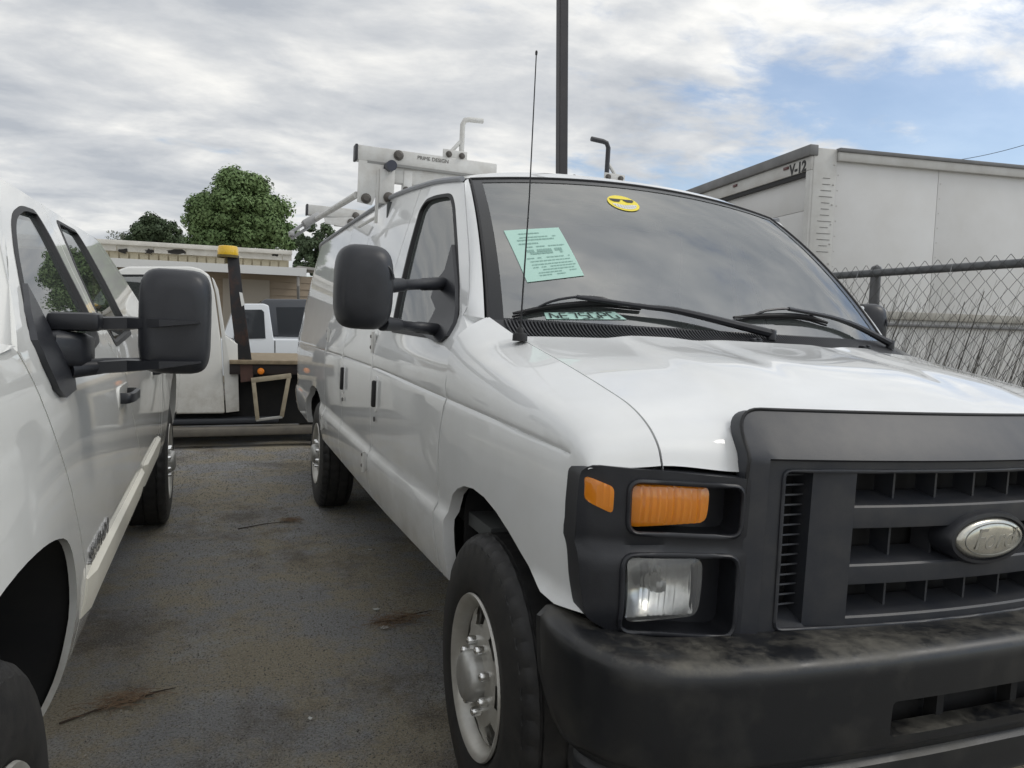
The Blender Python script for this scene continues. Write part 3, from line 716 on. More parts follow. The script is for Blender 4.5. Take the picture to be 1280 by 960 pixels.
for s_ in (-1, 1):
    b = MB(); b.grid(lambda u, v: (s_*lerp(.370,.462,u), GY(lerp(.370,.462,u))+lerp(.0,.014,u), lerp(.702,1.036,v)), 6, 8)
    b.add([(s_*.370,GY(.37),.702),(s_*.370,GY(.37),1.036),(s_*.370,GY(.37)+.07,1.036),(s_*.370,GY(.37)+.07,.702)], [(0,1,2,3)])
    b.add([(s_*.462,GY(.46)+.014,.702),(s_*.462,GY(.46)+.014,1.036),(s_*.462,GY(.46)+.09,1.036),(s_*.462,GY(.46)+.09,.702)], [(0,1,2,3)])
    b.build('grille_column', m_grille(), gr, 30)
    for k in range(14):
        z = .738+k*.0213; q = MB(); q.box((s_*.499, GY(.5)+.052, z), (.072,.044,.0035), rot=(radians(-18),0,0)); q.build('vent_slat', m_grille(), gr)
    q = MB(); q.box((s_*.499, GY(.5)+.062, .87), (.004,.03,.31)); q.build('vent_rib', m_grille(), gr)
    q = MB(); q.add([(s_*.462,GY(.46)+.004,.704),(s_*.535,GY(.53)+.002,.704),(s_*.535,GY(.53)+.075,.735),(s_*.462,GY(.46)+.075,.735)], [(0,1,2,3)]); q.build('vent_ledge', m_grille(), gr)
b = MB(); b.box((0,-.552,.87), (1.14,.02,.40)); b.build('radiator_panel', m_dark(), gr)
def oval(rx, rz, y, n=48, x0=0, z0=.884): return [(x0+rx*cos(2*pi*k/n), y, z0+rz*sin(2*pi*k/n)) for k in range(n)]
b = MB(); b.loft([oval(.126,.062,-.628), oval(.126,.062,-.672), oval(.120,.057,-.682), oval(.112,.050,-.683), oval(.109,.0475,-.676)], True, True); em = b.build('emblem', m_black(), gr, 40)
b = MB(); b.loft([oval(.106,.0455,-.672), oval(.104,.0445,-.683), oval(.096,.040,-.688), oval(.06,.026,-.6915), oval(.01,.005,-.6925)], True, True)
b.build('oval_badge', mat('worn_badge', (.62,.60,.53), .24, metal=.8, col2=(.40,.40,.36), var=.7, vscale=26, bump=.12, bscale=90), em, 50)
b = MB(); R_ = oval(.088,.036,-.6893); b.tube([Vector(p) for p in R_+R_[:1]], .0014, 5, False); b.build('oval_line', mat('badge_line', (.30,.30,.28), .3, metal=.7), em)
text_mesh('script', 'Ford', .066, mat('badge_script', (.44,.43,.39), .3, metal=.7), em, frame((-.002,-.6922,.884), (1,0,0), (0,0,1)), .0006, .35)

# bumper
def path_half():
    P = cat([(0,-.800,0),(.3,-.796,0),(.6,-.780,0),(.78,-.757,0),(.895,-.718,0),(.962,-.65,0),(.990,-.56,0),(.990,-.425,0)], 90)
    L = [0]
    for a, c in zip(P, P[1:]): L.append(L[-1]+(c-a).length)
    return P, L
BPP, BPL = path_half(); BL = BPL[-1]
PRF = [(.16,.700),(.05,.710),(.022,.707),(.008,.700),(.001,.688),(0,.668),(.001,.60),(.003,.53),(.008,.514),(.02,.506),(.022,.494),(.010,.484),(.008,.45),(.012,.42),(.03,.398),(.07,.386)]
PV_ = [0]
for a, c in zip(PRF, PRF[1:]): PV_.append(PV_[-1]+sqrt((a[0]-c[0])**2+(a[1]-c[1])**2))
def vz(z):
    for i in range(3, len(PRF)-1):
        if PRF[i][1] >= z >= PRF[i+1][1]: return PV_[i]+(PV_[i+1]-PV_[i])*(PRF[i][1]-z)/(PRF[i][1]-PRF[i+1][1])
    return PV_[-1]
def BP(u, v):
    s_ = -1 if u < 0 else 1; a = min(abs(u), BL); i = max(0, min(len(BPL)-2, np.searchsorted(BPL, a)-1)); f = (a-BPL[i])/(BPL[i+1]-BPL[i])
    P = lerp(BPP[i], BPP[i+1], f); t = (BPP[min(i+2,len(BPP)-1)]-BPP[max(i-1,0)]).normalized(); n = Vector((t.y, -t.x, 0))
    d = float(np.interp(v, PV_, [p[0] for p in PRF])); z = float(np.interp(v, PV_, [p[1] for p in PRF]))
    # ends rise a little and tuck in; centre dips
    z += .010*smoothstep(.8,1.15,a)*(z-.4)/.3
    k = smoothstep(BL-.05, BL, a)
    P = P-n*(d+.012*k); return (s_*P.x, P.y, z)
half = [(BL,PV_[1]),(BL,PV_[4]),(BL-.005,vz(.66)),(BL-.05,vz(.60)),(BL-.10,vz(.555)),(BL-.15,vz(.515)),(BL-.19,vz(.45)),(BL-.26,PV_[-1])]
bp_poly = [(0,0),(BL-.30,0)]+half+[(-u, v) for u, v in reversed(half)]+[(-(BL-.30),0)]
bop = rounded([(-.385,vz(.612)),(.385,vz(.612)),(.385,vz(.540)),(-.385,vz(.540))], .012, 3)
m_bump = mat('bumper_plastic', (.018,.019,.022), .42, bump=.15, bscale=420, bdist=.001)
def dusty(M):
    """tan dust lying in patches on the upward faces"""
    t = M.node_tree; b = t.nodes['Principled BSDF']; L = t.links.new
    g = t.nodes.new('ShaderNodeNewGeometry'); s_ = t.nodes.new('ShaderNodeSeparateXYZ'); L(g.outputs['Normal'], s_.inputs[0])
    tc = t.nodes.new('ShaderNodeTexCoord'); n = t.nodes.new('ShaderNodeTexNoise'); n.inputs['Scale'].default_value = 6; n.inputs['Detail'].default_value = 12; n.inputs['Roughness'].default_value = .74; L(tc.outputs['Object'], n.inputs['Vector'])
    r1 = t.nodes.new('ShaderNodeMapRange'); r1.inputs[1].default_value = .35; r1.inputs[2].default_value = .9; L(s_.outputs[2], r1.inputs[0])
    r2 = t.nodes.new('ShaderNodeMapRange'); r2.inputs[1].default_value = .44; r2.inputs[2].default_value = .66; r2.inputs[4].default_value = .75; L(n.outputs['Fac'], r2.inputs[0])
    n3 = t.nodes.new('ShaderNodeTexNoise'); n3.inputs['Scale'].default_value = 11; n3.inputs['Detail'].default_value = 6; L(tc.outputs['Object'], n3.inputs['Vector'])
    r3 = t.nodes.new('ShaderNodeMapRange'); r3.inputs[1].default_value = .5; r3.inputs[2].default_value = .75; r3.inputs[4].default_value = .14; L(n3.outputs['Fac'], r3.inputs[0])
    mu = t.nodes.new('ShaderNodeMath'); mu.operation = 'MULTIPLY'; L(r1.outputs[0], mu.inputs[0]); L(r2.outputs[0], mu.inputs[1])
    ad = t.nodes.new('ShaderNodeMath'); ad.operation = 'MAXIMUM'; L(mu.outputs[0], ad.inputs[0]); L(r3.outputs[0], ad.inputs[1])
    mx = t.nodes.new('ShaderNodeMix'); mx.data_type = 'RGBA'; mx.inputs['A'].default_value = (.010,.011,.013,1); mx.inputs['B'].default_value = (.15,.14,.115,1); L(ad.outputs[0], mx.inputs['Factor']); L(mx.outputs['Result'], b.inputs['Base Color'])
    ro = t.nodes.new('ShaderNodeMapRange'); ro.inputs[3].default_value = .34; ro.inputs[4].default_value = .85; L(ad.outputs[0], ro.inputs[0]); L(ro.outputs[0], b.inputs['Roughness'])
dusty(m_bump)
blines = [[(lerp(-BL, BL, i/80), v) for i in range(81)] for v in PV_[1:-1]]
bum = panel('front_bumper', bp_poly, BP, m_bump, van, .03, holes=[bop], lines=blines, flange=(0,.02,-.004), hflange=(0,.05,0), ang=40)
b = MB(); b.box((0,-.70,.575), (.86,.012,.15)); b.build('intake_back', m_dark(), bum)
for k in range(3):
    b = MB(); b.box((lerp(-.2,.25,k/2),-.735,.575), (.02,.03,.1)); b.build('intake_strut', m_dark(), bum)
b = MB(); b.box((0,-.70,.43), (1.1,.02,.08)); b.box((.62,-.79,.485),(.10,.012,.02)); b.build('air_dam', m_black(), bum)

# ------------------------------------------------------------------ mirrors, antenna, wipers
def sidepx(px, py, y=.5, z=1.35): return newton(SIDE, px, py, y, z)
def sup(cx, cz, rx, rz, y, e=3.2, n=36, sh=0.):
    out = []
    for k in range(n):
        t = 2*pi*k/n; c, s_ = cos(t), sin(t)
        out.append((cx+rx*math.copysign(abs(c)**(2/e), c)+sh, y, cz+rz*math.copysign(abs(s_)**(2/e), s_)))
    return out
YM = .42
mc = UN(455, 359, 'y', YM); mw = (UN(491, 359, 'y', YM)-UN(418, 359, 'y', YM)).length/2; mh = (UN(455, 306, 'y', YM)-UN(455, 412, 'y', YM)).length/2
b = MB(); b.loft([sup(mc.x, mc.z, mw*s_, mh*s2, YM+dy, e) for dy, s_, s2, e in ((-.062,.30,.35,2.4),(-.058,.62,.68,2.7),(-.048,.82,.86,3),(-.028,.95,.965,3.3),(-.005,1,1,3.6),(.03,.99,.995,3.8),(.045,.95,.965,3.8))])
mir = b.build('side_mirror', m_black(), van, 50)
b = MB(); b.loft([sup(mc.x, mc.z, mw*.88, mh*.9, YM+.046, 3.8), sup(mc.x, mc.z, mw*.86, mh*.88, YM+.048, 3.8)]); b.build('mirror_glass', mat('mirror_glass', (.8,.82,.84), .03, metal=1), mir)
Rr = sup(mc.x+.012, mc.z-.02, mw*.80, mh*.76, YM-.0475, 3)
b = MB(); b.tube([Vector(p) for p in Rr[2:20]], .004, 6); b.build('shell_crease', m_black(), mir)
for (p0, p1, r) in (((478,357),(556,355),.019),((478,404),(548,412),.0175)):
    A_ = UN(*p0, 'y', YM); yz = sidepx(*p1); B_ = Vector(SIDE(*yz))+Vector((-.012,-.012,0))
    b = MB(); pts = [lerp(A_, B_, t) for t in (0,.25,.3,.32,.62,.64,1)]; b.tube(pts, [r*1.35,r*1.15,r*1.1,r*.92,r*.92,r*1.12,r*1.2], 14); b.build('mirror_arm', m_black(), mir, 40)
sp = [sidepx(*p) for p in ((569,306),(573,350),(574,385),(571,404),(562,420),(553,428),(541,424),(529,415),(540,404),(549,386),(543,372),(549,352),(560,338))]
panel('mirror_sail', [(p[0], p[1]) for p in sp], off(SIDE, -.014), m_black(), mir, .02, flange=(.03,0,0), ang=50)
mr = mir.copy(); COL.objects.link(mr); mr.scale.x = -1
_R = Matrix.Rotation(radians(62), 4, 'Z'); _pv = Vector((.93,.45,0)); mr.matrix_basis = Matrix.Translation(_pv+Vector((.02,.05,-.02))) @ _R @ Matrix.Translation(-_pv) @ Matrix.Diagonal((-1,1,1,1))
for ch in list(mir.children):
    if ch.name.startswith('mirror_sail'): continue
    d = ch.copy(); COL.objects.link(d); d.parent = mr

def ant():
    a0 = Vector((-.818,.165,1.270)); top = UN(670.5, 66, 'y', .19)
    b = MB(); b.lathe([(.0215,-.006),(.0215,.010),(.0195,.016),(.011,.019),(.009,.030),(.006,.033),(.0004,.034)], a0, 'z', 20); o = b.build('antenna', m_seal(), van)
    b = MB(); b.tube([a0+Vector((0,0,.03)), lerp(a0, top, .5)+Vector((.004,0,0)), top], [.0028,.0020,.0016], 6); b.build('mast', m_seal(), o)
    b = MB(); b.lathe([(.0004,.007),(.003,.005),(.0038,0),(.003,-.006),(.0004,-.008)], top, 'z', 10); b.build('mast_tip', m_seal(), o)
ant()
def wpt(px, py, d=.012):
    u, v = newton(WS, px, py, .0, .1); return wsq(u, v, d)
def wiper(bl, arm, piv):
    P = cat([tuple(wpt(*p, .016)) for p in bl], 16); b = MB(); n = len(P)
    b.tube(P, [lerp(.005,.009,sin(pi*i/(n-1))) for i in range(n)], 6); o = b.build('wiper', m_seal(), van, 40)
    q = MB(); rub = [p+Vector((0,.004,-.010)) for p in P]; q.tube(rub, .004, 5); q.build('rubber', m_seal(), o)
    mid = P[n//2]
    q = MB(); br = cat([tuple(P[int(n*.22)]), tuple(P[int(n*.35)]+Vector((0,-.008,.016))), tuple(mid+Vector((0,-.012,.022))), tuple(P[int(n*.66)]+Vector((0,-.008,.016))), tuple(P[int(n*.8)])], 12); q.tube(br, .0045, 6); q.build('yoke', m_black(), o)
    a = [mid+Vector((0,-.012,.022))]+[wpt(*p, .03) for p in arm]+[Vector(piv)]
    A2 = cat([tuple(p) for p in a], 16); q = MB(); m_ = len(A2); q.tube(A2, [lerp(.007,.015,(i/(m_-1))**1.6) for i in range(m_)], 8); q.build('wiper_arm', m_black(), o, 40)
    q = MB(); q.lathe([(.015,-.02),(.015,.008),(.011,.014),(.0005,.015)], piv, 'z', 14); q.build('pivot_cap', m_black(), o)
wiper([(641,396),(690,387),(745,383),(800,387)], [(800,391),(850,398)], cowl(.10, .62)+Vector((0,0,.03)))
wiper([(914,401),(955,398),(1000,399),(1030,407)], [(1030,403),(1065,415)], cowl(.93, .60)+Vector((0,0,.03)))

# interior seen through the glass
ig = mat('dash_grey', (.20,.205,.21), .7, col2=(.16,.16,.16), var=.6, vscale=6); idk = mat('cabin_dark', (.09,.095,.095), .85)
b = MB(); b.box((0,.62,1.19), (1.62,.50,.16), bev=.05, seg=3); b.box((0,.74,1.0),(1.62,.2,.34)); b.build('dashboard', ig, van, 50)
b = MB(); b.box((0,1.9,1.30), (1.72,.03,1.2)); b.box((0,1.1,.72),(1.80,2.0,.04)); b.build('bulkhead', idk, van)
for x in (-.45,.45):
    b = MB(); b.box((x,1.35,.98), (.50,.52,.16), bev=.05); b.box((x,1.62,1.28),(.50,.16,.58),rot=(radians(-12),0,0),bev=.06); b.box((x,1.67,1.62),(.26,.10,.17),bev=.04); b.build('seat', mat('seat_cloth', (.10,.10,.105), .9), van, 50)
b = MB(); c0 = Vector((.42,.90,1.22)); b.tube([c0+Vector((.19*cos(t*pi/12),.07*sin(t*pi/12),.18*sin(t*pi/12))) for t in range(25)], .014, 8, False); b.box(c0, (.36,.03,.04), rot=(radians(20),0,0)); b.build('steering_wheel', idk, van, 50)
b = MB(); b.box((-.01,.93,1.82), (.24,.02,.065), bev=.015); b.build('rear_view_mirror', idk, van)
for s_ in (-1, 1):
    b = MB(); b.box((s_*.38,1.06,1.835), (.48,.14,.015), rot=(radians(8),0,0), bev=.006); b.build('sun_visor', mat('visor', (.32,.33,.33), .8), van)

# things in the windscreen
def quad_on_glass(name, px4, d, n, mt):
    uv = [newton(WS, *p, -.5, .5) for p in px4]; b = MB()
    def f(a, c):
        u = lerp(lerp(uv[0][0], uv[1][0], a), lerp(uv[3][0], uv[2][0], a), c); v = lerp(lerp(uv[0][1], uv[1][1], a), lerp(uv[3][1], uv[2][1], a), c); return wsq(u, v, d)
    b.grid(f, n, n); b.grid(lambda a, c: f(a, c)+Vector((0,.0006,-.0004)), n, n); return b.build(name, mt, None, 60), f
VANM = Matrix.Translation(VAN_LOC) @ RY.to_4x4()
PAPM = mat('green_paper', (.47,.69,.61), .8, col2=(.43,.65,.57), var=.5, vscale=9)
pap, pf = quad_on_glass('paper_notice', [(629.5,289),(698,285),(730,345),(659,353.5)], .0025, 10, PAPM)
pap.data.transform(VANM); tag(pap, 'pale green printed notice taped to the van windscreen', 'notice')
ink = mat('faded_ink', (.27,.43,.38), .8)
rows = [(.10,.22,.58,.012),(.18,.16,.86,.010),(.235,.14,.80,.012),(.31,.14,.55,.013),(.38,.18,.92,.010),(.46,.22,.84,.026),(.51,.22,.84,.02),(.60,.16,.92,.009),(.66,.2,.9,.008),(.72,.2,.92,.008),(.77,.2,.95,.008),(.82,.2,.9,.008),(.87,.2,.92,.008),(.915,.2,.7,.008)]
b = MB(); rr_ = random.Random(4)
for c, a0, a1, h in rows:
    a = a0
    while a < a1:
        L_ = rr_.uniform(.02,.07)
        if rr_.random() < .86: b.add([pf(a, c-h)+Vector((0,-.0012,.0008)), pf(min(a+L_, a1), c-h)+Vector((0,-.0012,.0008)), pf(min(a+L_, a1), c+h)+Vector((0,-.0012,.0008)), pf(a, c+h)+Vector((0,-.0012,.0008))], [(0,1,2,3)])
        a += L_+.012
b.v = [tuple(VANM @ Vector(p)) for p in b.v]; b.build('printed_text', ink, pap, None)
# round grinning sticker with sunglasses
su, sv = newton(WS, 779, 254.5, .0, .9)
def stk(a, c, d=.003):    # local disc coordinates in metres, x across, y up the glass
    return wsq(su+a/.74, sv+c/.93, d)
def disc(name, pts, d, mt, parent):
    b = MB(); P = [stk(*p, d) for p in pts]; c = sum(P, Vector())/len(P); b.add(P+[c], [(i, (i+1)%len(P), len(P)) for i in range(len(P))]); return b.build(name, mt, parent, 60)
circ = lambda cx, cy, r, n=28, ry=None: [(cx+r*cos(2*pi*k/n), cy+(ry or r)*sin(2*pi*k/n)) for k in range(n)]
st = disc('sticker', circ(0,0,.064), .0025, mat('sticker_yellow', (.90,.74,.06), .5), van)
disc('sticker_rim', [], 0, None, st) if False else None
for x in (-.028,.028): disc('sunglass_lens', [(x-.021,.030),(x+.021,.030),(x+.023,.020),(x+.012,.006),(x-.010,.006),(x-.022,.018)], .0036, mat('sticker_ink', (.02,.02,.02), .5), st)
disc('sunglass_bridge', [(-.05,.031),(.05,.031),(.05,.027),(-.05,.027)], .0034, mat('sticker_ink', (.02,.02,.02), .5), st)
grin = [(.050*cos(t), -.010+.040*sin(t)) for t in [pi+pi*k/16 for k in range(17)]]+[(.034,-.012),(0,-.020),(-.034,-.012)]
disc('grin', grin, .0032, mat('sticker_white', (.8,.8,.76), .5), st)
b = MB()
for k in range(-4, 5):
    x = k*.0105; b.add([stk(x-.0007,-.016,.004), stk(x+.0007,-.016,.004), stk(x+.0007,-.010-.037*sqrt(max(0,1-(x/.05)**2)),.004), stk(x-.0007,-.010-.037*sqrt(max(0,1-(x/.05)**2)),.004)], [(0,1,2,3)])
b.build('grin_line', mat('sticker_ink', (.02,.02,.02), .5), st, None)
# stock card lying against the base of the glass
card, cf = quad_on_glass('stock_card', [(680,391.5),(768,390.5),(783,400),(683,399.5)], .003, 6, mat('card_green', (.50,.74,.66), .7))
card.data.transform(VANM); tag(card, 'pale green card with black characters lying at the base of the van windscreen', 'card')
b = MB(); rg = random.Random(11)
SEG = {'N': 'lrd', '2': 'tumvbk', '7': 'tR', '5': 'tLmrb', 'G': 'tlbr', 'R': 'tlum', 'E': 'tlmb'}
for k, ch in enumerate('NE75GRG'):
    a0 = .06+k*.13; a1 = a0+.09; mid = .5
    st_ = dict(t=(a0,.12,a1,.12), b=(a0,.88,a1,.88), m=(a0,.5,a1,.5), l=(a0,.12,a0,.88), r=(a1,.5,a1,.88), L=(a0,.12,a0,.5), R=(a1,.12,a1-.03,.88), u=(a1,.12,a1,.5), v=(a0,.5,a0,.88), d=(a0,.12,a1,.88), k=(a0,.88,a1,.88))
    for s_ in SEG[ch]:
        x0, y0, x1, y1 = st_[s_]; hw = .011 if x0 == x1 or s_ in 'dR' else 0; hh = .045 if hw == 0 else 0
        b.add([cf(x0-hw, y0-hh)+Vector((0,-.002,.001)), cf(x1-hw if hw else x1, y1-hh)+Vector((0,-.002,.001)), cf(x1+hw, y1+hh)+Vector((0,-.002,.001)), cf(x0+hw if hw else x0, y0+hh)+Vector((0,-.002,.001))], [(0,1,2,3)])
b.v = [tuple(VANM @ Vector(p)) for p in b.v]; b.build('characters', mat('card_ink', (.03,.04,.04), .7), card, None)

# ------------------------------------------------------------------ ladder rack
rack = thing('ladder_rack', 'white steel ladder rack with hooked clamps on the van roof', 'ladder rack', VAN_LOC, (0, SLOPE, 0))
RW_ = m_rack(); RB = mat('rack_black', (.03,.03,.035), .5); BOLT = mat('bolt_dark', (.12,.11,.1), .5, metal=.5)
def bolt(parent, p, r=.018):
    b = MB(); b.lathe([(r*1.35,0),(r*1.35,.006),(r,.007),(r,.016),(r*.7,.02),(.0005,.02)], p, 'y', 12, -1); b.build('bolt', BOLT, parent)
def bar_set(y, x0, x1, zt, full=True):
    b = MB(); b.box(((x0+x1)/2, y, zt-.04), (x1-x0,.06,.075), bev=.006); o = b.build('crossbar', RW_, rack, 40)
    b = MB(); b.box(((x0+x1)/2, y-.031, zt-.082), (x1-x0-.1,.008,.012)); b.build('slot', mat('slot_grey', (.25,.25,.24), .7), o)
    b = MB(); b.box((x0-.004, y, zt-.04), (.014,.064,.079), bev=.004); b.build('end_cap', RB, o)
    return o
YR = 2.0
cb = bar_set(YR, -1.005, -.27, 2.178)
b = MB(); b.box((-.0, YR+.005, 2.062), (1.9,.05,.098), bev=.005); b.build('lower_beam', RW_, rack, 40)
text_mesh('maker_mark', 'PRIME DESIGN', .026, BOLT, cb, frame((-.62, YR-.0312, 2.150), (1,0,0), (0,0,1)), .0005)
b = MB(); b.prism([(-.998,YR-.034,2.10),(-.998,YR-.034,1.895),(-.925,YR-.034,1.885),(-.885,YR-.034,1.99),(-.87,YR-.034,2.10)], (0,.006,0)); br = b.build('side_bracket', RW_, rack, None)
bolt(br, (-.955,YR-.034,1.915), .019); bolt(cb, (-.80,YR-.031,2.147), .019)
b = MB(); b.tube([(-.845,YR-.02,2.085),(-.845,YR-.10,2.08)], .026, 16); b.build('pivot_tube', mat('tube_dark', (.045,.05,.07), .45), rack)
b = MB(); b.box((-.855,YR-.035,1.985), (.075,.022,.17), bev=.004); a_ = b.build('crank_plate', RW_, rack, 40); bolt(a_, (-.845,YR-.046,1.93), .02)
b = MB(); b.box((-.90,YR-.03,1.93),(.014,.014,.26)); b.tube([(-.90,YR-.03,1.83),(-.95,YR+.18,1.80)], .008, 6); b.build('crank_link', RW_, rack)
def foot(x, y, zr):
    b = MB(); b.box((x,y,zr+.06), (.045,.05,.16), bev=.004); b.box((x-.012,y,zr-.01),(.07,.09,.03),bev=.004); o = b.build('roof_clamp', RW_, rack, 40)
    b = MB(); b.tube([(x,y,zr+.05),(x+.12,y,zr+.135)], .009, 8); b.build('strut', RW_, o)
    for dz in (.0,.04): bolt(o, (x-.01,y-.028,zr+dz), .012)
for yy in (YR, 3.85):
    foot(-.745, yy, ip(ZG, yy)+.012); foot(.745, yy, ip(ZG, yy)+.012)
def hook(x, y, z0, sgn, m_, h=.21):
    b = MB(); P = [(x,y,z0-.02),(x,y,z0+h-.03),(x+sgn*.012,y,z0+h-.006),(x+sgn*.035,y,z0+h),(x+sgn*.11,y,z0+h+.004)]; b.tube(P, .0135, 10); o = b.build('hook', m_, rack, 40)
    b = MB(); b.tube([(x,y,z0+h*.48),(x-sgn*.075,y,z0+.01)], .010, 8); b.build('brace', RW_, o)
    b = MB(); b.box((x-sgn*.04,y-.02,z0+.012), (.13,.012,.05), bev=.003); b.build('hook_plate', RW_, o); bolt(o, (x-sgn*.075,y-.026,z0+.012), .012); bolt(o, (x-.005,y-.026,z0+.012), .012)
hook(-.462, YR, 2.178, 1, RW_)
cb2 = bar_set(YR, .19, .92, 2.178); bolt(cb2, (.27,YR-.031,2.147), .019)
hook(.40, YR, 2.178, -1, RB)
cb3 = bar_set(3.85, -1.045, -.30, 2.140); bolt(cb3, (-.70,3.82,2.09), .02); bolt(cb3, (-.56,3.82,2.12), .016)
b = MB(); b.box((0,3.855,2.03), (1.7,.05,.05), bev=.005); b.build('lower_beam', RW_, rack, 40)
b = MB(); b.prism([(-.93,3.80,2.05),(-.72,3.80,2.075),(-.70,3.80,2.02),(-.72,3.80,1.995),(-.92,3.80,2.01)], (0,.01,0)); q = b.build('crank_plate', RW_, rack, None); bolt(q, (-.735,3.80,2.035), .022)
# the drop rod reaching down to the rear with its clamp
A_ = Vector((-1.0, YR-.02, 1.93)); B_ = UN(395, 274, 'y', 3.3)
b = MB(); b.tube([A_, B_], .017, 10); rod = b.build('drop_rod', RW_, rack)
dv = (B_-A_).normalized(); b = MB()
b.box(B_+Vector((-.03,0,-.01)), (.12,.10,.05), rot=(0,radians(-35),0), bev=.008)
b.box(B_+Vector((-.11,0,-.065)), (.15,.025,.02), rot=(0,radians(-38),0), bev=.004); b.box(B_+Vector((-.09,.05,-.09)), (.15,.025,.02), rot=(0,radians(-38),0), bev=.004); b.box(B_+Vector((-.15,.02,-.11)),(.03,.1,.03),bev=.006)
b.build('rod_clamp', mat('clamp_grey', (.42,.42,.42), .4, metal=.4), rod, 40)
for k, yy in enumerate((2.6,3.2)): foot(-.745, yy, ip(ZG, yy)-.03) if False else None

# ------------------------------------------------------------------ white pickup on the left
PXC = -2.88
pick = thing('pickup_truck', 'white crew cab pickup with big black towing mirror, parked beside the van', 'pickup truck', (PXC,0,0))
TX = [(.38,-1.965),(.44,-1.935),(.50,-1.912),(.58,-1.892),(.66,-1.878),(.75,-1.872),(.9,-1.868),(1.05,-1.872),(1.15,-1.882),(1.22,-1.897)]
def T(y, z):
    if z <= 1.22: x = ip(TX, z)
    else: x = -1.897-.245*max((z-1.22)/.44, 0)**1.12
    if z < 1.1: x += .022*math.exp(-((y+.6)/.42)**2)*smoothstep(1.1,.9,z)+.022*math.exp(-((y-3.3)/.45)**2)*smoothstep(1.1,.9,z)
    return x
TS = lambda y, z: (T(y, z)-PXC, y, z)
TSW = lambda y, z: Vector((T(y, z), y, z))
def tpx(px, py, y=.5, z=1.2): return newton(TSW, px, py, y, z, True)
P2 = m_paint2()
DT = [(.135,.465),(.128,.60),(.118,.712),(.03,.81),(-.07,.912),(-.176,1.046),(-.264,1.152),(-.325,1.235)]
TARCH = [tuple(p)[:2] for p in cat([(.06,.40,0),(.055,.47,0),(.03,.58,0),(-.005,.69,0),(-.07,.79,0),(-.17,.86,0),(-.31,.90,0),(-.46,.925,0),(-.62,.935,0),(-.78,.925,0),(-.92,.89,0),(-1.03,.82,0),(-1.09,.72,0),(-1.12,.60,0),(-1.12,.50,0)], 39)]
RARCH = [(2.86,.52),(2.87,.62),(2.90,.74),(2.97,.85),(3.08,.92),(3.2,.955),(3.3,.96),(3.42,.955),(3.54,.92),(3.64,.85),(3.71,.74),(3.74,.62),(3.75,.52)]
ftop = [(-.345,1.245),(-.5,1.235),(-.8,1.215),(-1.1,1.19),(-1.35,1.16)]
p_f = panel('front_fender', [(.105,.40),(.118,.465)]+[(a-.008, c) for a, c in DT[1:]]+ftop+[(-1.45,1.0),(-1.45,.60)]+list(reversed(TARCH)), TS, P2, pick, .035, flange=(-.014,0,0))
gl1 = [tpx(*p) for p in ((15,280),(17,266),(27,258),(44,264),(60,291),(85,341),(110,390),(124,424),(112,441),(80,447),(52,452),(36,415),(26,356),(18,312))]; gl1s = rounded(gl1, .07, 5)
gl2 = [tpx(*p, 1.5, 1.4) for p in ((70,275),(95,289),(108,310),(130,350),(150,390),(164,416),(144,433),(120,391),(95,336),(79,296))]; gl2s = rounded(gl2, .05, 5)
topz = 1.672
fd_rear = [(1.33,topz),(1.18,1.55),(1.03,1.40),(.93,1.30),(1.22,1.15),(1.28,.98),(1.50,.72),(1.52,.465)]
B1 = gl1[5]; B2 = gl2[8]; bm_ = lambda i, j, t=.5: (lerp(gl1[i][0], gl2[j][0], t), lerp(gl1[i][1], gl2[j][1], t))
seam_b = [(max(gl1[3][0], gl2[0][0]-.10), topz), bm_(4,9), bm_(5,8), bm_(6,7), bm_(7,6), (.98,1.10),(1.10,.95),(1.32,.80),(1.50,.68),(1.52,.465)]
apl = [(gl1[12][0]-.10, gl1[12][1]-.005), (gl1[13][0]-.09, gl1[13][1]+.01), (gl1[0][0]-.09, gl1[0][1]+.02), (gl1[1][0]-.05, topz)]
p_d1 = panel('front_door', DT+apl+seam_b, TS, P2, pick, .04, holes=[gl1s], flange=(-.03,0,0))
sb2 = [(a+.008, c) for a, c in seam_b]
rdr = [(2.36,.465),(2.36,.95),(2.40,1.22),(2.33,1.45),(2.28,topz)]
p_d2 = panel('rear_door', rdr+sb2, TS, P2, pick, .05, holes=[gl2s], flange=(-.03,0,0))
for g_, d_ in ((gl1s, p_d1), (gl2s, p_d2)):
    panel('window_pane', g_, off(TS, -.012), m_pglass(), d_, .06)
    ring_part('window_seal', g_, TS, .010, m_seal(), d_, .002, -.02)
p_c = panel('cab_corner', [(2.367,.465),(2.367,.95),(2.407,1.22),(2.337,1.45),(2.287,topz),(2.46,topz-.01),(2.50,1.3),(2.50,.465)], TS, P2, pick, .06, flange=(-.03,0,0))
p_b = panel('bed_side', [(2.53,.52),(2.53,1.255),(4.45,1.285),(4.45,.56)]+list(reversed(RARCH)), TS, P2, pick, .06, flange=(-.05,0,0))
for nm, ar, yc in (('wheel_well', TARCH, -.6), ('wheel_well', RARCH, 3.3)):
    b = MB(); P = [Vector((T(y, z)-PXC-.004, lerp(yc, y, 1.015), z+.008)) for y, z in ar]; Q = [Vector((.55, lerp(yc, p.y, 1.02), p.z+.02)) for p in P]; n = len(P)
    b.add(P+Q, [(i, i+1, n+i+1, n+i) for i in range(n-1)]); b.add(Q+[Vector((.55,yc,.3))], [(i, i+1, n) for i in range(n-1)]); q = b.build(nm, m_dark(), pick); mirror(q)
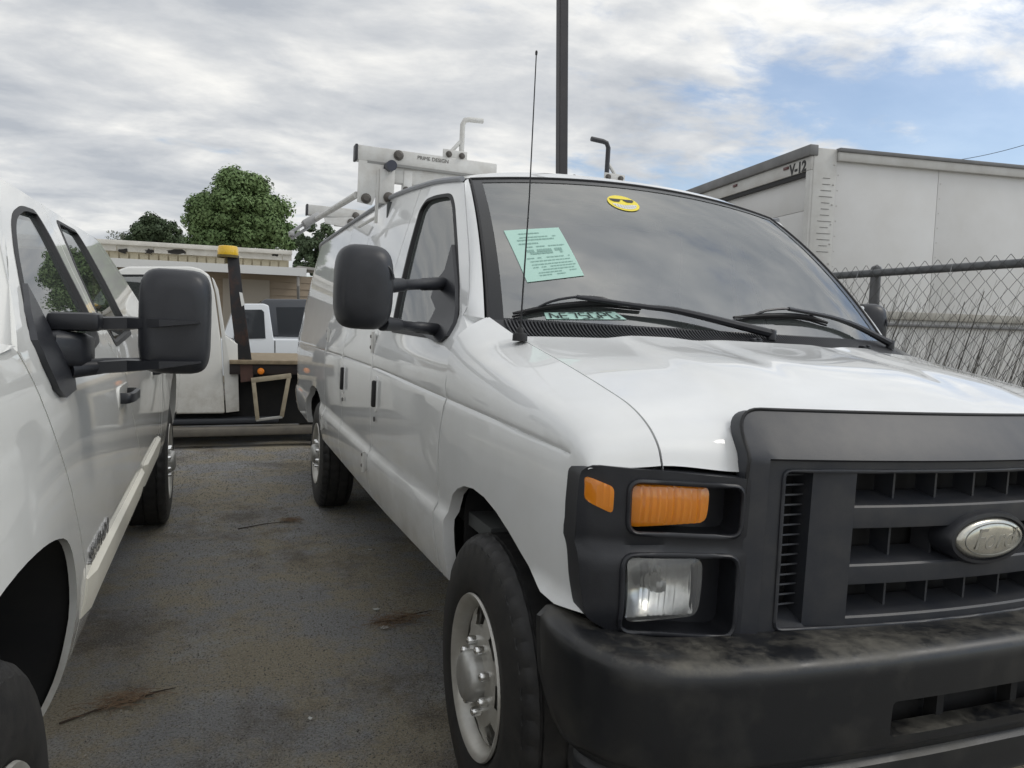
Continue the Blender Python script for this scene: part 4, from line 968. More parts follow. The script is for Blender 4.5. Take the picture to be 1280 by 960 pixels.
def strip(y0, y1, z0, z1, d, nm, par, mt, n=20):
    rings = []
    for i in range(n+1):
        y = lerp(y0, y1, i/n); A_, B_ = Vector(TS(y, z0)), Vector(TS(y, z1)); t = 0 if 0 < i < n else -.012
        rings.append([A_+Vector((-.006,0,0)), A_+Vector((d*.8+t,0,.006)), lerp(A_, B_, .5)+Vector((d+t,0,0)), B_+Vector((d*.7+t,0,-.012)), B_+Vector((-.006,0,0))])
    b = MB(); b.loft(rings); return b.build(nm, mt, par, 40)
strip(.13, 1.49, .585, .695, .020, 'side_moulding', p_d1, mat('moulding_cream', (.70,.68,.60), .4, col2=(.6,.57,.48), var=.5, vscale=8))
strip(1.54, 2.33, .59, .70, .020, 'side_moulding', p_d2, mat('moulding_cream', (.70,.68,.60), .4))
tm = Vector(TS(.30,.728)); text_mesh('door_badge', 'SILVERADO', .062, mat('badge_chrome', (.35,.35,.35), .25, metal=.9), p_d1, frame((tm.x+.002,.305,.728), (0,1,0), (.0,0,1)), .003)
def phandle(par, y, z):
    x = T(y, z)-PXC; b = MB(); b.prism([(x-.002, p[0], p[1]) for p in rounded([(y-.13,z-.035),(y+.10,z-.035),(y+.12,z+.035),(y-.13,z+.035)], .03)], (.005,0,0)); o = b.build('door_handle', P2, par, 40)
    b = MB(); P = cat([(x-.004,y-.105,z),(x+.028,y-.09,z),(x+.035,y-.02,z+.003),(x+.033,y+.05,z+.003),(x-.002,y+.085,z)], 12); b.loft([[p+Vector((0,0,-.017)), p+Vector((.010,0,-.013)), p+Vector((.010,0,.013)), p+Vector((0,0,.017)), p+Vector((-.008,0,0))] for p in P]); b.build('grip', m_black(), o, 50)
phandle(p_d1, .86, 1.045); phandle(p_d2, 2.05, 1.05)
b = MB()       # cab roof, bonnet, front, bed floor
def proof(u, v):
    s_ = u*2-1; y = lerp(.62+.15*s_*s_-.2, 2.46, v); xs_ = T(1.2, topz)-PXC; e = abs(s_)
    return (s_*xs_, y, topz+.10*(1-e**2.4)*(.75+.25*smoothstep(0,.25,v)))
b.grid(proof, 30, 20); b.build('cab_roof', P2, pick, 50)
b = MB()
def pws(u, v):
    s_ = u*2-1; tp = Vector(proof(u, 0)); bt = Vector((s_*.95, -.42+.28*s_*s_-.10, 1.235)); return lerp(bt, tp, v)
b.grid(pws, 24, 10); b.build('windscreen', m_glass(), pick, 60)
ap0 = [(-.335,1.25)]+[(p[0]-.006, p[1]) for p in apl]
b = MB(); E0 = [Vector(TS(*p)) for p in ap0]; E1 = [pws(1.0, v)+Vector((.004,0,0)) for v in (0,.4,.62,.8,1)]
b.loft([E0, [lerp(a, c, .5)+Vector((.012,-.008,.006))*min(1,k*.6) for k, (a, c) in enumerate(zip(E0, E1))], E1], False, False); q = b.build('windscreen_pillar', P2, pick, 50); mirror(q)
b = MB()
def phood(u, v):
    s_ = u*2-1; y = lerp(-1.46,-.36,v)-.12*(1-s_*s_)*(1-v); xs_ = T(-.6, 1.22)-PXC; e = abs(s_)
    return (s_*xs_*1.0, y, lerp(1.155,1.245,v)+.065*(1-e**3)-.02*(1-v)**3)
b.grid(phood, 30, 20); b.build('bonnet', P2, pick, 50)
b = MB(); b.box((0,-1.50,.92), (1.70,.10,.46), bev=.03); pgr = b.build('grille', m_black(), pick, 40)
for z in (.82,.92,1.02):
    b = MB(); b.box((0,-1.555,z), (1.1,.02,.035), bev=.006); b.build('grille_bar', m_chrome(), pgr)
for s_ in (-1, 1):
    b = MB(); b.box((s_*.76,-1.53,.93), (.30,.08,.30), bev=.02); b.build('headlamp', mat('lamp_clear', (.7,.7,.7), .1, coat=1), pgr)
b = MB(); b.box((0,-1.56,.58), (1.96,.18,.22), bev=.05); b.build('front_bumper', m_chrome(), pick, 40)
b = MB(); b.box((0,3.48,.95), (1.85,1.9,.04)); b.box((0,2.50,1.1),(1.85,.04,.5)); b.build('bed_floor', m_dark(), pick)
b = MB(); b.box((0,4.47,.93), (1.84,.05,.66), bev=.02); b.build('tailgate', P2, pick)
b = MB(); b.box((0,1.3,.56), (1.70,5.4,.14)); b.box((0,2.46,1.46),(1.4,.02,.30)); b.box((0,3.3,.40),(1.4,.12,.12)); b.box((0,-.6,.40),(1.4,.12,.12)); b.box((0,.3,1.05),(1.6,.9,.2)); b.build('underbody', m_dark(), pick)
for x in (-.42,.42):
    b = MB(); b.box((x,1.05,1.0), (.5,.14,.7), rot=(radians(-10),0,0), bev=.05); b.box((x,1.12,1.40),(.26,.1,.18),bev=.03); b.build('seat', mat('seat_cloth', (.10,.10,.105), .9), pick)
b = MB(); b.box((0,1.9,1.0), (1.5,.14,.7), bev=.05); b.build('rear_seat', mat('seat_cloth', (.1,.1,.1), .9), pick)
pw = make_wheel(pick, 'wheel', (.875,-.6,.392), Rt=.392, wid=.255, rr=.225, face=1)
copy_part(pw, pick, (.875,3.3,.392), pi); copy_part(pw, pick, (-.875,-.6,.392), 0); copy_part(pw, pick, (-.875,3.3,.392), 0)
# towing mirror
YP = .06
def pu(px, py, y=YP): p = UN(px, py, 'y', y, True); return Vector((p.x-PXC, p.y, p.z))
c0 = pu(219.5, 402); hw = (pu(265,402)-pu(174,402)).length/2; hh = (pu(219,337)-pu(219,468)).length/2
tilt = Matrix.Rotation(radians(1.5), 3, 'Y')
def psup(s_, s2, dy, e): return [c0+tilt @ (Vector(p)-c0) for p in sup(c0.x, c0.z, hw*s_, hh*s2, YP+dy, e)]
b = MB(); b.loft([psup(*a) for a in ((.55,.62,-.060,3.4),(.80,.85,-.055,3.8),(.93,.95,-.042,4.2),(.99,.992,-.018,4.6),(1,1,.01,5),(.99,.99,.05,5),(.95,.97,.062,5))])
pm = b.build('towing_mirror', m_black(), pick, 50)
b = MB(); b.loft([psup(.9,.92,.063,5), psup(.88,.9,.065,5)]); b.build('mirror_glass', mat('mirror_glass', (.8,.82,.84), .03, metal=1), pm)
for ya, yb_, xe in ((402,404,256),(453,452,256)):
    A_ = pu(xe-4, yb_-1); B_ = pu(150, ya+(2 if ya < 430 else 4)); b = MB()
    rings = []
    for t in (0,.06,.5,.9,1.0,1.3):
        p = lerp(A_, B_, t)+Vector((0,-.064 if t < .75 else -.02,0)); q = .002+.013*min(1, t*1.25); r2 = .012
        rings.append([p+Vector((0,-r2*.8,q*.8)), p+Vector((0,-r2*.8,-q*.8)), p+Vector((0,r2,-q)), p+Vector((0,r2,q))])
    b.loft(rings); b.build('mirror_arm', m_black(), pm, 25)
b = MB(); p = pu(95,402,.02); b.box(p, (.10,.085,.040), bev=.012); b.build('arm_socket', m_black(), pm, 40)
A_ = pu(180,455); b = MB(); b.tube([A_, pu(130,457), pu(85,462,.0)], [.015,.018,.02], 10); b.build('lower_arm', m_black(), pm, 40)
b = MB(); p = pu(78,437,.0); q = pu(112,440,.05)
rings = []
for (px, py, y, rx, rz) in ((48,436,-.02,.02,.035),(75,436,-.01,.04,.040),(105,437,.03,.045,.036),(116,437,.05,.03,.028)):
    c = pu(px, py, y); rings.append([(c.x, c.y+rx*math.copysign(abs(cos(t))**.6, cos(t)), c.z+rz*math.copysign(abs(sin(t))**.6, sin(t))) for t in [2*pi*k/16 for k in range(16)]])
b.loft(rings); b.build('mirror_base', m_black(), pm, 50)
slp = [tpx(*p, 0., 1.3) for p in ((26,354),(50,400),(62,425),(80,455),(86,470),(88,487),(75,497),(66,487),(50,452),(38,425),(30,388))]
panel('mirror_sail', slp, off(TS, .012), m_black(), pm, .025, flange=(-.03,0,0), ang=50)
o = mirror(pm)
# cover the gap behind the panel joints
for pl in (DT, seam_b):
    b = MB()
    for a, c in zip(pl, pl[1:]):
        A_, B_ = Vector(TS(*a))+Vector((-.02,0,0)), Vector(TS(*c))+Vector((-.02,0,0)); t = Vector((0,.02,0)); b.add([A_-t, A_+t, B_+t, B_-t], [(0,1,2,3)])
    q = b.build('door_gap', m_seal(), pick); mirror(q)
for o in (p_f, p_d1, p_d2, p_c, p_b): mirror(o)

# ------------------------------------------------------------------ flatbed truck across the lane
YF = 6.2
def fu(px, py, y=YF): return UN(px, py, 'y', y, True)
FL = fu(270, 420).x
flat = thing('flatbed_truck', 'white flatbed truck with black headboard post and wooden deck, standing across the lane', 'flatbed truck', (FL, YF, 0))
def fl(px, py, y=YF): p = fu(px, py, y); return Vector((p.x-FL, p.y-YF, p.z))
def slab(name, pxs, depth, mt, par, y=YF, bev=.0, ang=30):
    b = MB(); b.prism([fl(*p, y) for p in pxs], (0, depth, 0)); o = b.build(name, mt, par, ang)
    if bev:
        bm = bmesh.new(); bm.from_mesh(o.data); bmesh.ops.bevel(bm, geom=list(bm.edges), offset=bev, segments=3, profile=.5, affect='EDGES'); bm.to_mesh(o.data); bm.free(); o.data.shade_smooth(); o.data.set_sharp_from_angle(angle=radians(40))
    return o
def mlt(pts): return pts
cab = slab('cab', [(40,520),(40,430),(95,425),(118,372),(148,337),(160,333),(238,333),(251,336),(262,344),(268,365),(276,425),(281,517)], 1.75, m_paint2(), flat, bev=.02)
ext = slab('cab_extension', [(264.5,346),(268,350),(273,362),(282,420),(297,430),(299,514),(282.5,516),(278,428),(270,368)], 1.70, m_paint2(), flat, YF+.01, .006)
slab('side_window', [(143,352),(150,346),(196,346),(226,347),(233,398),(150,398),(130,398)], .01, m_sglass(), cab, YF-.006)
slab('window_gasket', [(139,349),(148,343),(196,343),(229,344),(237,401),(150,401),(125,401)], .008, m_seal(), cab, YF-.003)
b = MB(); b.box((fl(258,530)+fl(160,532))/2+Vector((.1,.12,.02)), (1.9,.16,.06), bev=.02); b.build('running_board', mat('step_grey', (.05,.055,.065), .45), flat)
b = MB(); A_, B_ = fl(222,541,YF-.05), fl(386,536,YF-.05); b.box((A_+B_)/2, ((B_-A_).length+1.2,.14,.085), bev=.02); b.build('side_rail', mat('dusty_rail', (.17,.155,.13), .8, col2=(.10,.095,.085), var=.8, vscale=7), flat)
RUST = mat('black_rust', (.012,.012,.014), .55, col2=(.07,.028,.014), var=.75, vscale=5, vthr=(.5,.66))
hp = slab('headboard_post', [(284,320),(298.5,320),(305,380),(315,452),(315,474),(301,474),(297.5,455),(289,390)], .12, RUST, flat, YF+.02, .004)
slab('paint_chip', [(299,365),(303,366),(306,381),(302,383)], .004, m_paint2(), hp, YF+.014)
bc = fl(285,314,YF+.06)
b = MB(); b.lathe([(.095,-.055),(.100,-.045),(.100,.012),(.092,.045),(.085,.05),(.0005,.052)], bc, 'z', 28); be = b.build('beacon', mat('amber_beacon', (.80,.50,.02), .3, coat=.6), flat, 40)
b = MB(); b.lathe([(.104,-.065),(.104,-.04),(.09,-.038)], bc, 'z', 28); b.lathe([(.03,-.12),(.03,-.06)], bc, 'z', 10); b.build('beacon_base', mat('beacon_dark', (.12,.09,.02), .5), be)
wood = mat('grey_deck_wood', (.30,.24,.16), .8, col2=(.18,.14,.09), var=.8, vscale=16)
dz = fl(330,452).z
for k in range(9):
    b = MB(); b.box((fl(300,452).x+1.35, .02+k*.2, dz+.012-.016), (2.9,.19,.04), bev=.004); b.build('deck_plank', wood, flat)
b = MB(); b.box((fl(300,452).x+1.35, .0, dz-.075), (2.9,.08,.11), bev=.004); b.build('deck_side', mat('deck_black', (.013,.013,.015), .6, col2=(.06,.03,.02), var=.5, vscale=4), flat)
slab('corner_plate', [(300,455),(316,453),(316,476),(301,478)], .02, mat('rusty_plate', (.09,.045,.035), .75, col2=(.04,.025,.022), var=.7, vscale=11), flat, YF-.05)
slab('undercarriage', [(40,524),(298,516),(300,476),(440,470),(440,528),(40,536)], 1.3, m_dark(), flat, YF+.16)
al = fl(326,464,YF-.05); b = MB(); b.lathe([(.034,0),(.034,.014),(.026,.026),(.0005,.03)], al, 'y', 16, -1); b.build('marker_lamp', mat('marker_amber', (.85,.25,.02), .3, coat=.5), flat)
stp = mat('step_tan', (.42,.37,.27), .6, col2=(.25,.2,.14), var=.6, vscale=14)
def fbar(name, a, c, r, mt, par): b = MB(); A_, B_ = fl(*a, YF-.07), fl(*c, YF-.07); d = B_-A_; b.box((A_+B_)/2, (d.length, .03, r), rot=(0, -atan2(d.z, d.x), 0), bev=.004); return b.build(name, mt, par)
sf = fbar('step_frame', (314,475.5), (364,469.5), .05, stp, flat)
fbar('step_leg', (317,478), (322,525), .04, stp, sf); fbar('step_leg', (361,472), (352,521), .04, stp, sf); fbar('step_rung', (320,525), (353,521), .028, mat('worn_rung', (.5,.5,.48), .4, metal=.4), sf)
for x, y in ((-.95,.25),(-.95,1.55),(1.15,.3),(1.15,1.5)):
    wv = MB(); wv.lathe([(.12,.13),(.20,.13),(.25,.125),(.34,.12),(.37,.09),(.38,0),(.37,-.09),(.34,-.12),(.25,-.125),(.20,-.13),(.12,-.10),(.001,-.10)], (x,y,.38), 'y', 40); wv.build('wheel', m_rubber(), flat)

# ------------------------------------------------------------------ vehicles and building beyond it
YW = 10.
def gen(root, X0, Y0):
    def f(px, py, y=Y0): p = UN(px, py, 'y', y, True); return Vector((p.x-X0, p.y-Y0, p.z))
    return f
X0 = UN(330, 430, 'y', YW, True).x
p2 = thing('white_pickup', 'small white pickup seen side on behind the flatbed deck', 'pickup truck', (X0, YW, 0)); f2 = gen(p2, X0, YW)
def slab2(name, pts, depth, mt, par, f, y, bev=0.):
    b = MB(); b.prism([f(*p, y) for p in pts], (0, depth, 0)); o = b.build(name, mt, par, 30)
    if bev:
        bm = bmesh.new(); bm.from_mesh(o.data); bmesh.ops.bevel(bm, geom=list(bm.edges), offset=bev, segments=3, profile=.5, affect='EDGES'); bm.to_mesh(o.data); bm.free(); o.data.shade_smooth(); o.data.set_sharp_from_angle(angle=radians(40))
    return o
pb = slab2('body', [(255,470),(255,428),(278,424),(292,386),(300,379.5),(330,379.5),(336,382),(342,424),(440,425),(440,470)], 1.7, mat('cool_white_paint', (.72,.75,.78), .35, coat=.6), p2, f2, YW, .02)
slab2('side_window', [(296,392),(303,387),(327,387),(330,390),(332,423),(292,424)], .012, mat('dark_glass', (.02,.024,.03), .06, coat=.5), pb, f2, YW-.008)
slab2('door_gap', [(343,426),(344.3,426),(344.3,468),(343,468)], .004, m_seal(), pb, f2, YW-.002)
slab2('waist_line', [(343,446),(440,445.5),(440,447),(343,447.3)], .006, mat('line_grey', (.3,.31,.33), .5), pb, f2, YW-.003)
for x in (-1.0, 1.4):
    wv = MB(); wv.lathe([(.001,-.1),(.2,-.1),(.28,-.11),(.33,-.09),(.34,.0),(.33,.09),(.2,.1)], (x,.1,.34), 'y', 32); wv.build('wheel', m_rubber(), p2)
YS = 12.2; X0 = UN(360, 400, 'y', YS, True).x
sv_ = thing('dark_suv', 'dark grey vehicle with tinted windows parked behind the small white pickup', 'car', (X0, YS, 0)); f3 = gen(sv_, X0, YS)
sb_ = slab2('body', [(318,450),(320,410),(326,378),(332,373.5),(400,374),(420,376),(440,412),(440,450)], 1.7, mat('charcoal_paint', (.045,.05,.06), .35, coat=.6), sv_, f3, YS, .03)
slab2('side_window', [(345,384),(388,384),(400,420),(348,420)], .012, mat('dark_glass', (.02,.024,.03), .06, coat=.5), sb_, f3, YS-.008)
slab2('side_window', [(393,384),(416,384),(432,418),(404,420)], .012, mat('dark_glass', (.02,.024,.03), .06, coat=.5), sb_, f3, YS-.008)
for x in (-.6, 1.6):
    wv = MB(); wv.lathe([(.001,-.1),(.2,-.1),(.28,-.11),(.35,-.09),(.36,.0),(.35,.09),(.2,.1)], (x,.1,.36), 'y', 32); wv.build('wheel', m_rubber(), sv_)

YB = 15.; X0 = UN(250, 330, 'y', YB, True).x
bl = thing('workshop_building', 'low beige sided workshop with peeling white roof fascia, behind the parked trucks', 'building', (X0, YB, 0)); f4 = gen(bl, X0, YB)
zt = [f4(p, q).z for p, q in ((250,306.5),(250,312),(250,319.5),(250,331))]
xl, xr = -6.5, f4(365,320).x; xr2 = f4(374,340).x
tan = mat('tan_siding', (.42,.34,.25), .75, col2=(.34,.27,.2), var=.6, vscale=2); off_w = mat('peeling_white', (.62,.60,.55), .7, col2=(.42,.40,.36), var=.7, vscale=5); crm = mat('cream_band', (.50,.45,.33), .75, col2=(.40,.36,.27), var=.5, vscale=9)
b = MB(); b.box(((xl+xr)/2, 2.0, (zt[1])/2+.6), (xr-xl-.1, 3.6, zt[1]-1.2)); b.build('upper_wall', crm, bl)
wz0, wz1 = 0.0, f4(330,341,YB-1.2).z
nb = 16
for k in range(nb):
    z = wz0+(wz1-wz0)*(k+.5)/nb; b = MB(); b.box(((xl+xr2+2.5)/2, -.55, z), (xr2+2.5-xl, .05, (wz1-wz0)/nb*1.02), rot=(radians(-7),0,0)); b.build('siding_board', tan, bl)
b = MB(); b.box(((xl+xr)/2, -.02, (zt[0]+zt[1])/2), (xr-xl,.10,zt[0]-zt[1]), bev=.01); b.build('roof_edge', off_w, bl)
rr_ = random.Random(5); x = xl
while x < xr-.05:
    L_ = min(rr_.uniform(.5,1.1), xr-x); hole = rr_.random() < .0
    b = MB(); b.box((x+L_/2, .03+rr_.uniform(-.012,.012), (zt[1]+zt[2])/2), (L_-.012,.03,zt[1]-zt[2])); b.build('fascia_board', off_w, bl); x += L_
hol = mat('hole_dark', (.03,.028,.026), .9)
for (p0, q0, p1, q1) in ((148,310.5,158,316),(181,311,191,317),(208,311,232,318),(236,314,242,319),(246,313,253,318),(340,314,348,321)):
    A_, B_ = f4(p0, q0, YB-.02), f4(p1, q1, YB-.02); n = 9; pts = []
    for k in range(n*2):
        t = 2*pi*k/(n*2); pts.append((lerp(A_.x, B_.x, .5+.5*math.copysign(abs(cos(t))**.6, cos(t)))+rr_.uniform(-.03,.03), 0.005, lerp(B_.z, A_.z, .5+.5*math.copysign(abs(sin(t))**.6, sin(t)))+rr_.uniform(-.02,.02)))
    b = MB(); b.prism(pts, (0,.05,0)); b.build('broken_hole', hol, bl, None)
nb = 46
for k in range(nb):
    x = lerp(xl, xr-.06, k/nb); b = MB(); b.box((x+.06, .10, zt[3]+(zt[2]-zt[3])*.55), ((xr-xl)/nb*.82,.03,(zt[2]-zt[3])*.95)); b.build('corrugation', crm, bl)
ez = f4(330,337,YB-1.3); b = MB(); b.box(((xl+xr2)/2, -.7, ez.z), (xr2-xl,1.5,.10), rot=(radians(2),0,0), bev=.01); b.build('porch_roof', off_w, bl)
b = MB(); b.box(((xl+xr2)/2, -1.46, ez.z-.02), (xr2-xl,.03,.16)); b.build('gutter', mat('gutter_white', (.66,.66,.64), .5), bl)
b = MB(); q = f4(373,350,YB-1.45); b.tube([(q.x,-1.4,ez.z-.1),(q.x,-1.4,q.z-.1),(q.x+.05,-1.0,q.z-.5)], .03, 8); b.build('downpipe', mat('pipe_grey', (.35,.33,.3), .6), bl)
b = MB(); q = f4(308,358,YB-.6); b.box((q.x,-.60,1.05), (.9,.04,2.1)); b.build('door', mat('door_tan', (.45,.40,.33), .7), bl)
b = MB(); b.box((xr2+1.1,-.2,f4(385,342).z), (2.4,1.0,.05), rot=(0,radians(4),0)); b.build('lean_to_roof', mat('lean_grey', (.35,.34,.32), .7), bl)

# ------------------------------------------------------------------ trees
def leafm(name, c, c2): 
    M_ = mat(name, c, .75, col2=c2, var=1., vscale=1.1, det=6, vthr=(.36,.62)); return M_
def make_tree(name, label, Yt, outline, base_px, n_leaf, lm, seed, depth=.8, size=.12, nblob=34, fill=.35, trunk_r=.22):
    rg = random.Random(seed); P = [UN(*p, 'y', Yt, True) for p in outline]; B = UN(*base_px, 'y', Yt, True); x0 = B.x
    r = thing(name, label, 'tree', (x0, Yt, 0), (0,0,0), 'trees behind the workshop')
    poly = [(p.x-x0, p.z) for p in P]; xs_ = [p[0] for p in poly]; zs_ = [p[1] for p in poly]; wd = (max(xs_)-min(xs_))/2; zm = (max(zs_)+min(zs_))/2
    blobs = []; tries = 0
    while len(blobs) < nblob and tries < 9000:
        tries += 1; x = rg.uniform(min(xs_), max(xs_)); z = rg.uniform(min(zs_), max(zs_))
        if not inside((x, z), poly): continue
        d = dist_poly((x, z), poly); br = rg.uniform(.13,.28)*wd
        if d < br*.7: continue
        ymax = depth*wd*sqrt(max(.05, 1-min(1, abs(x/wd))**2))*min(1, .45+d/wd*1.2); y = rg.choice([-1,-1,1])*ymax*rg.uniform(.3,1)
        blobs.append((Vector((x, y, z)), br))
    mb = MB(); tb = MB()
    for k in range(n_leaf):
        c, br = blobs[rg.randrange(len(blobs))]
        th = rg.uniform(0, 2*pi); ph = math.acos(rg.uniform(-1,1)); rad = br*(rg.uniform(.62,1.08) if rg.random() > fill else rg.uniform(.1,.7))
        dv_ = Vector((sin(ph)*cos(th), sin(ph)*sin(th), cos(ph)*.85)); p = c+dv_*rad
        nrm = (dv_+Vector((rg.uniform(-.7,.7), rg.uniform(-.7,.7), rg.uniform(-.3,.9)))).normalized(); a = nrm.orthogonal().normalized(); a = Matrix.Rotation(rg.uniform(0,6.28), 3, nrm) @ a; bb = nrm.cross(a); s_ = size*rg.uniform(.55,1.25)
        mb.add([p-a*s_*.5, p+bb*s_*.28, p+a*s_*.5, p-bb*s_*.28], [(0,1,2,3)])
    mb.build('crown', lm, r, None, recalc=False)
    zb = min(zs_)+.25*(max(zs_)-min(zs_))
    tb.tube([(0,0,0),(.05,0,zb*.5),(-.03,.02,zb),(0,0,lerp(zb, max(zs_), .6))], [trunk_r,trunk_r*.8,trunk_r*.6,trunk_r*.2], 10)
    for c, br in blobs[:14]: tb.tube([(0,0,zb*.8+rg.uniform(0,.3)*zb), lerp(Vector((0,0,zb)), c, .5)+Vector((0,0,-.1)), c], [trunk_r*.35,trunk_r*.22,trunk_r*.08], 6)
    tb.build('trunk', mat('bark', (.10,.08,.06), .9, col2=(.05,.04,.03), var=.7, vscale=9), r); return r
LM1 = leafm('leaf_green', (.10,.165,.055), (.16,.235,.09)); LM2 = leafm('leaf_dark', (.05,.08,.04), (.075,.11,.05))
make_tree('broadleaf_tree', 'big round green tree rising behind the workshop', 32., [(233,318),(231,290),(230,268),(240,250),(246,238),(262,224),(270,214),(286,206),(300,210),(318,214),(332,227),(346,236),(356,248),(366,262),(371,285),(372,318)], (302,318), 60000, LM1, 3, .8, .16, 120)
make_tree('broadleaf_tree', 'dark low tree with several narrow tops, left of the big round tree', 36., [(152,316),(153,292),(166,280),(180,268),(190,264),(200,270),(210,276),(216,268),(222,276),(230,288),(237,300),(238,316)], (196,318), 16000, LM2, 5, .8, .15, 70, .4)
make_tree('broadleaf_tree', 'dark tree half hidden behind the van and its ladder rack', 26., [(366,345),(368,300),(374,284),(384,278),(398,276),(412,284),(424,300),(430,345)], (396,345), 16000, LM2, 8, .8, .13, 60, .4)
rg = random.Random(9); YT = 30.; q = UN(144,304,'y',YT,True); r = thing('bare_tree', 'spindly nearly leafless tree left of the dark low tree', 'tree', (q.x, YT, 0), (0,0,0), 'trees behind the workshop')
b = MB(); tz = UN(144,289,'y',YT,True).z; b.tube([(0,0,0),(.03,0,tz*.6),(0,0,tz*.93)], [.05,.035,.012], 6)
for k in range(14): 
    z = lerp(tz*.70, tz*.93, rg.random()); a = rg.uniform(0, 6.28); b.tube([(0,0,z),(.16*cos(a),.16*sin(a),z+.14),(.26*cos(a),.26*sin(a),z+.20)], [.012,.008,.004], 5)
b.build('trunk', mat('bark', (.10,.08,.06), .9), r)
b = MB()
for k in range(260):
    a = rg.uniform(0, 6.28); ra = rg.uniform(.05,.36); p = Vector((ra*cos(a), ra*sin(a), rg.uniform(tz*.74, tz*1.0))); s_ = .05; n1 = Vector((rg.uniform(-1,1), rg.uniform(-1,1), rg.uniform(-1,1))).normalized(); n2 = n1.orthogonal().normalized(); b.add([p-n1*s_, p+n2*s_*.5, p+n1*s_, p-n2*s_*.5], [(0,1,2,3)])
b.build('crown', mat('leaf_pale', (.16,.17,.14), .8), r, None, recalc=False)

# ------------------------------------------------------------------ lamp post
PB, PT = UN(702, 220, 'y', 9.5, True), UN(703, 0, 'y', 9.5, True); dpp = (PT-PB)/(PT.z-PB.z)
gz = ground_z(4.); base = PB+dpp*(gz-PB.z)
post = thing('lamp_post', 'tall dark square steel lamp post standing behind the van', 'lamp post', base)
pm_ = mat('post_dark', (.035,.033,.038), .5, col2=(.055,.05,.05), var=.6, vscale=3)
b = MB(); b.loft([[dpp*z+Vector((sx*.078, sy*.078, 0)) for sx, sy in ((-1,-.8),(-.8,-1),(.8,-1),(1,-.8),(1,.8),(.8,1),(-.8,1),(-1,.8))] for z in (0, 9.2)]); b.build('shaft', pm_, post, 30)
b = MB(); b.box((0,0,.02), (.34,.34,.04), bev=.008); b.build('base_plate', pm_, post)
b = MB(); b.box(dpp*9.25+Vector((.25,0,0)), (.8,.32,.14), bev=.03); b.build('lamp_head', pm_, post)

# ------------------------------------------------------------------ chain-link fence
XF = 2.6
fen_ = thing('chain_link_fence', 'grey chain link fence with round top rail, between the van and the box truck', 'fence', (XF, 1.5, ground_z(XF)))
ZT = 1.735-ground_z(XF); y0, y1 = -3.4, 6.6
b = MB(); b.tube([(0,y0-.3,ZT),(0,y1+.3,ZT)], .0255, 14); b.build('top_rail', mat('rail_grey', (.085,.09,.095), .42, metal=.25, col2=(.14,.14,.14), var=.6, vscale=20), fen_)
PMAT = mat('post_grey', (.12,.12,.125), .45, metal=.35, col2=(.075,.075,.075), var=.6, vscale=16)
for yy in (-2.36, .62-.02, 3.6):
    b = MB(); b.tube([(.032,yy,0),(.032,yy,ZT+.01)], .034, 14); b.lathe([(.037,-.02),(.037,.0),(.03,.016),(.012,.026),(.0005,.028)], (.032,yy,ZT+.03), 'z', 14); b.build('fence_post', PMAT, fen_)
b = MB(); pw_ = .092; ph_ = .098; ztop = ZT+.052; rgf = random.Random(2); nz = int(ztop/(ph_/2))
ny = int((y1-y0)/(pw_/2))
for k in range(ny):                 # each wire zig-zags down between two columns
    yc = y0+k*pw_/2; pts = []
    for j in range(nz+1):
        s_ = 1 if (j+k) % 2 else -1; pts.append((-.034+.003*s_, yc+s_*pw_/4+rgf.uniform(-.0015,.0015), ztop-j*ph_/2+rgf.uniform(-.001,.001)))
    b.tube(pts, .0021, 4, False)
b.build('chain_link_mesh', mat('wire_grey', (.06,.06,.06), .5, metal=.3), fen_, 30, recalc=False)
for k in range(14):
    yy = y0+.5+k*.72; q = MB(); q.lathe([(.0285,-.002),(.0295,0),(.0285,.002)], (0,yy,ZT), 'y', 12); q.tube([(-.03,yy,ZT),(-.038,yy,ZT-.04)], .002, 5); q.build('wire_tie', m_steel(), fen_)

# dry stalks standing against the far side of the fence
b = MB(); rgw = random.Random(21)
for k in range(170):
    yy = rgw.uniform(.2, 4.2); h = rgw.uniform(1.2,1.85); x = 2.70+rgw.uniform(0,.28); ln = rgw.uniform(.22,.42); r_ = rgw.choice([.0014,.0016,.002,.0025,.003,.006]); z0 = ground_z(x)
    b.tube([(x,yy,z0),(x+rgw.uniform(-.03,.03),yy-ln*h*.5+rgw.uniform(-.02,.02),z0+h*.5),(x+rgw.uniform(-.05,.05),yy-ln*h,z0+h)], [r_,r_*.9,r_*.45], 5, False)
for k in range(700):
    yy = rgw.uniform(.0, 4.4); h = rgw.uniform(1.0,1.8); x = 2.72+rgw.uniform(0,.4); ln = rgw.uniform(.18,.5); z0 = ground_z(x)
    b.tube([(x,yy,z0),(x,yy-ln*h*.5,z0+h*.52),(x,yy-ln*h,z0+h)], [.0018,.0016,.0009], 3, False)
o = b.build('dry_weeds', mat('dry_stalk', (.09,.087,.082), .9, col2=(.19,.175,.15), var=.8, vscale=4), None, 30, recalc=False)
tag(o, 'thin dry weed stalks leaning behind the chain link fence', 'weeds'); o['kind'] = 'stuff'

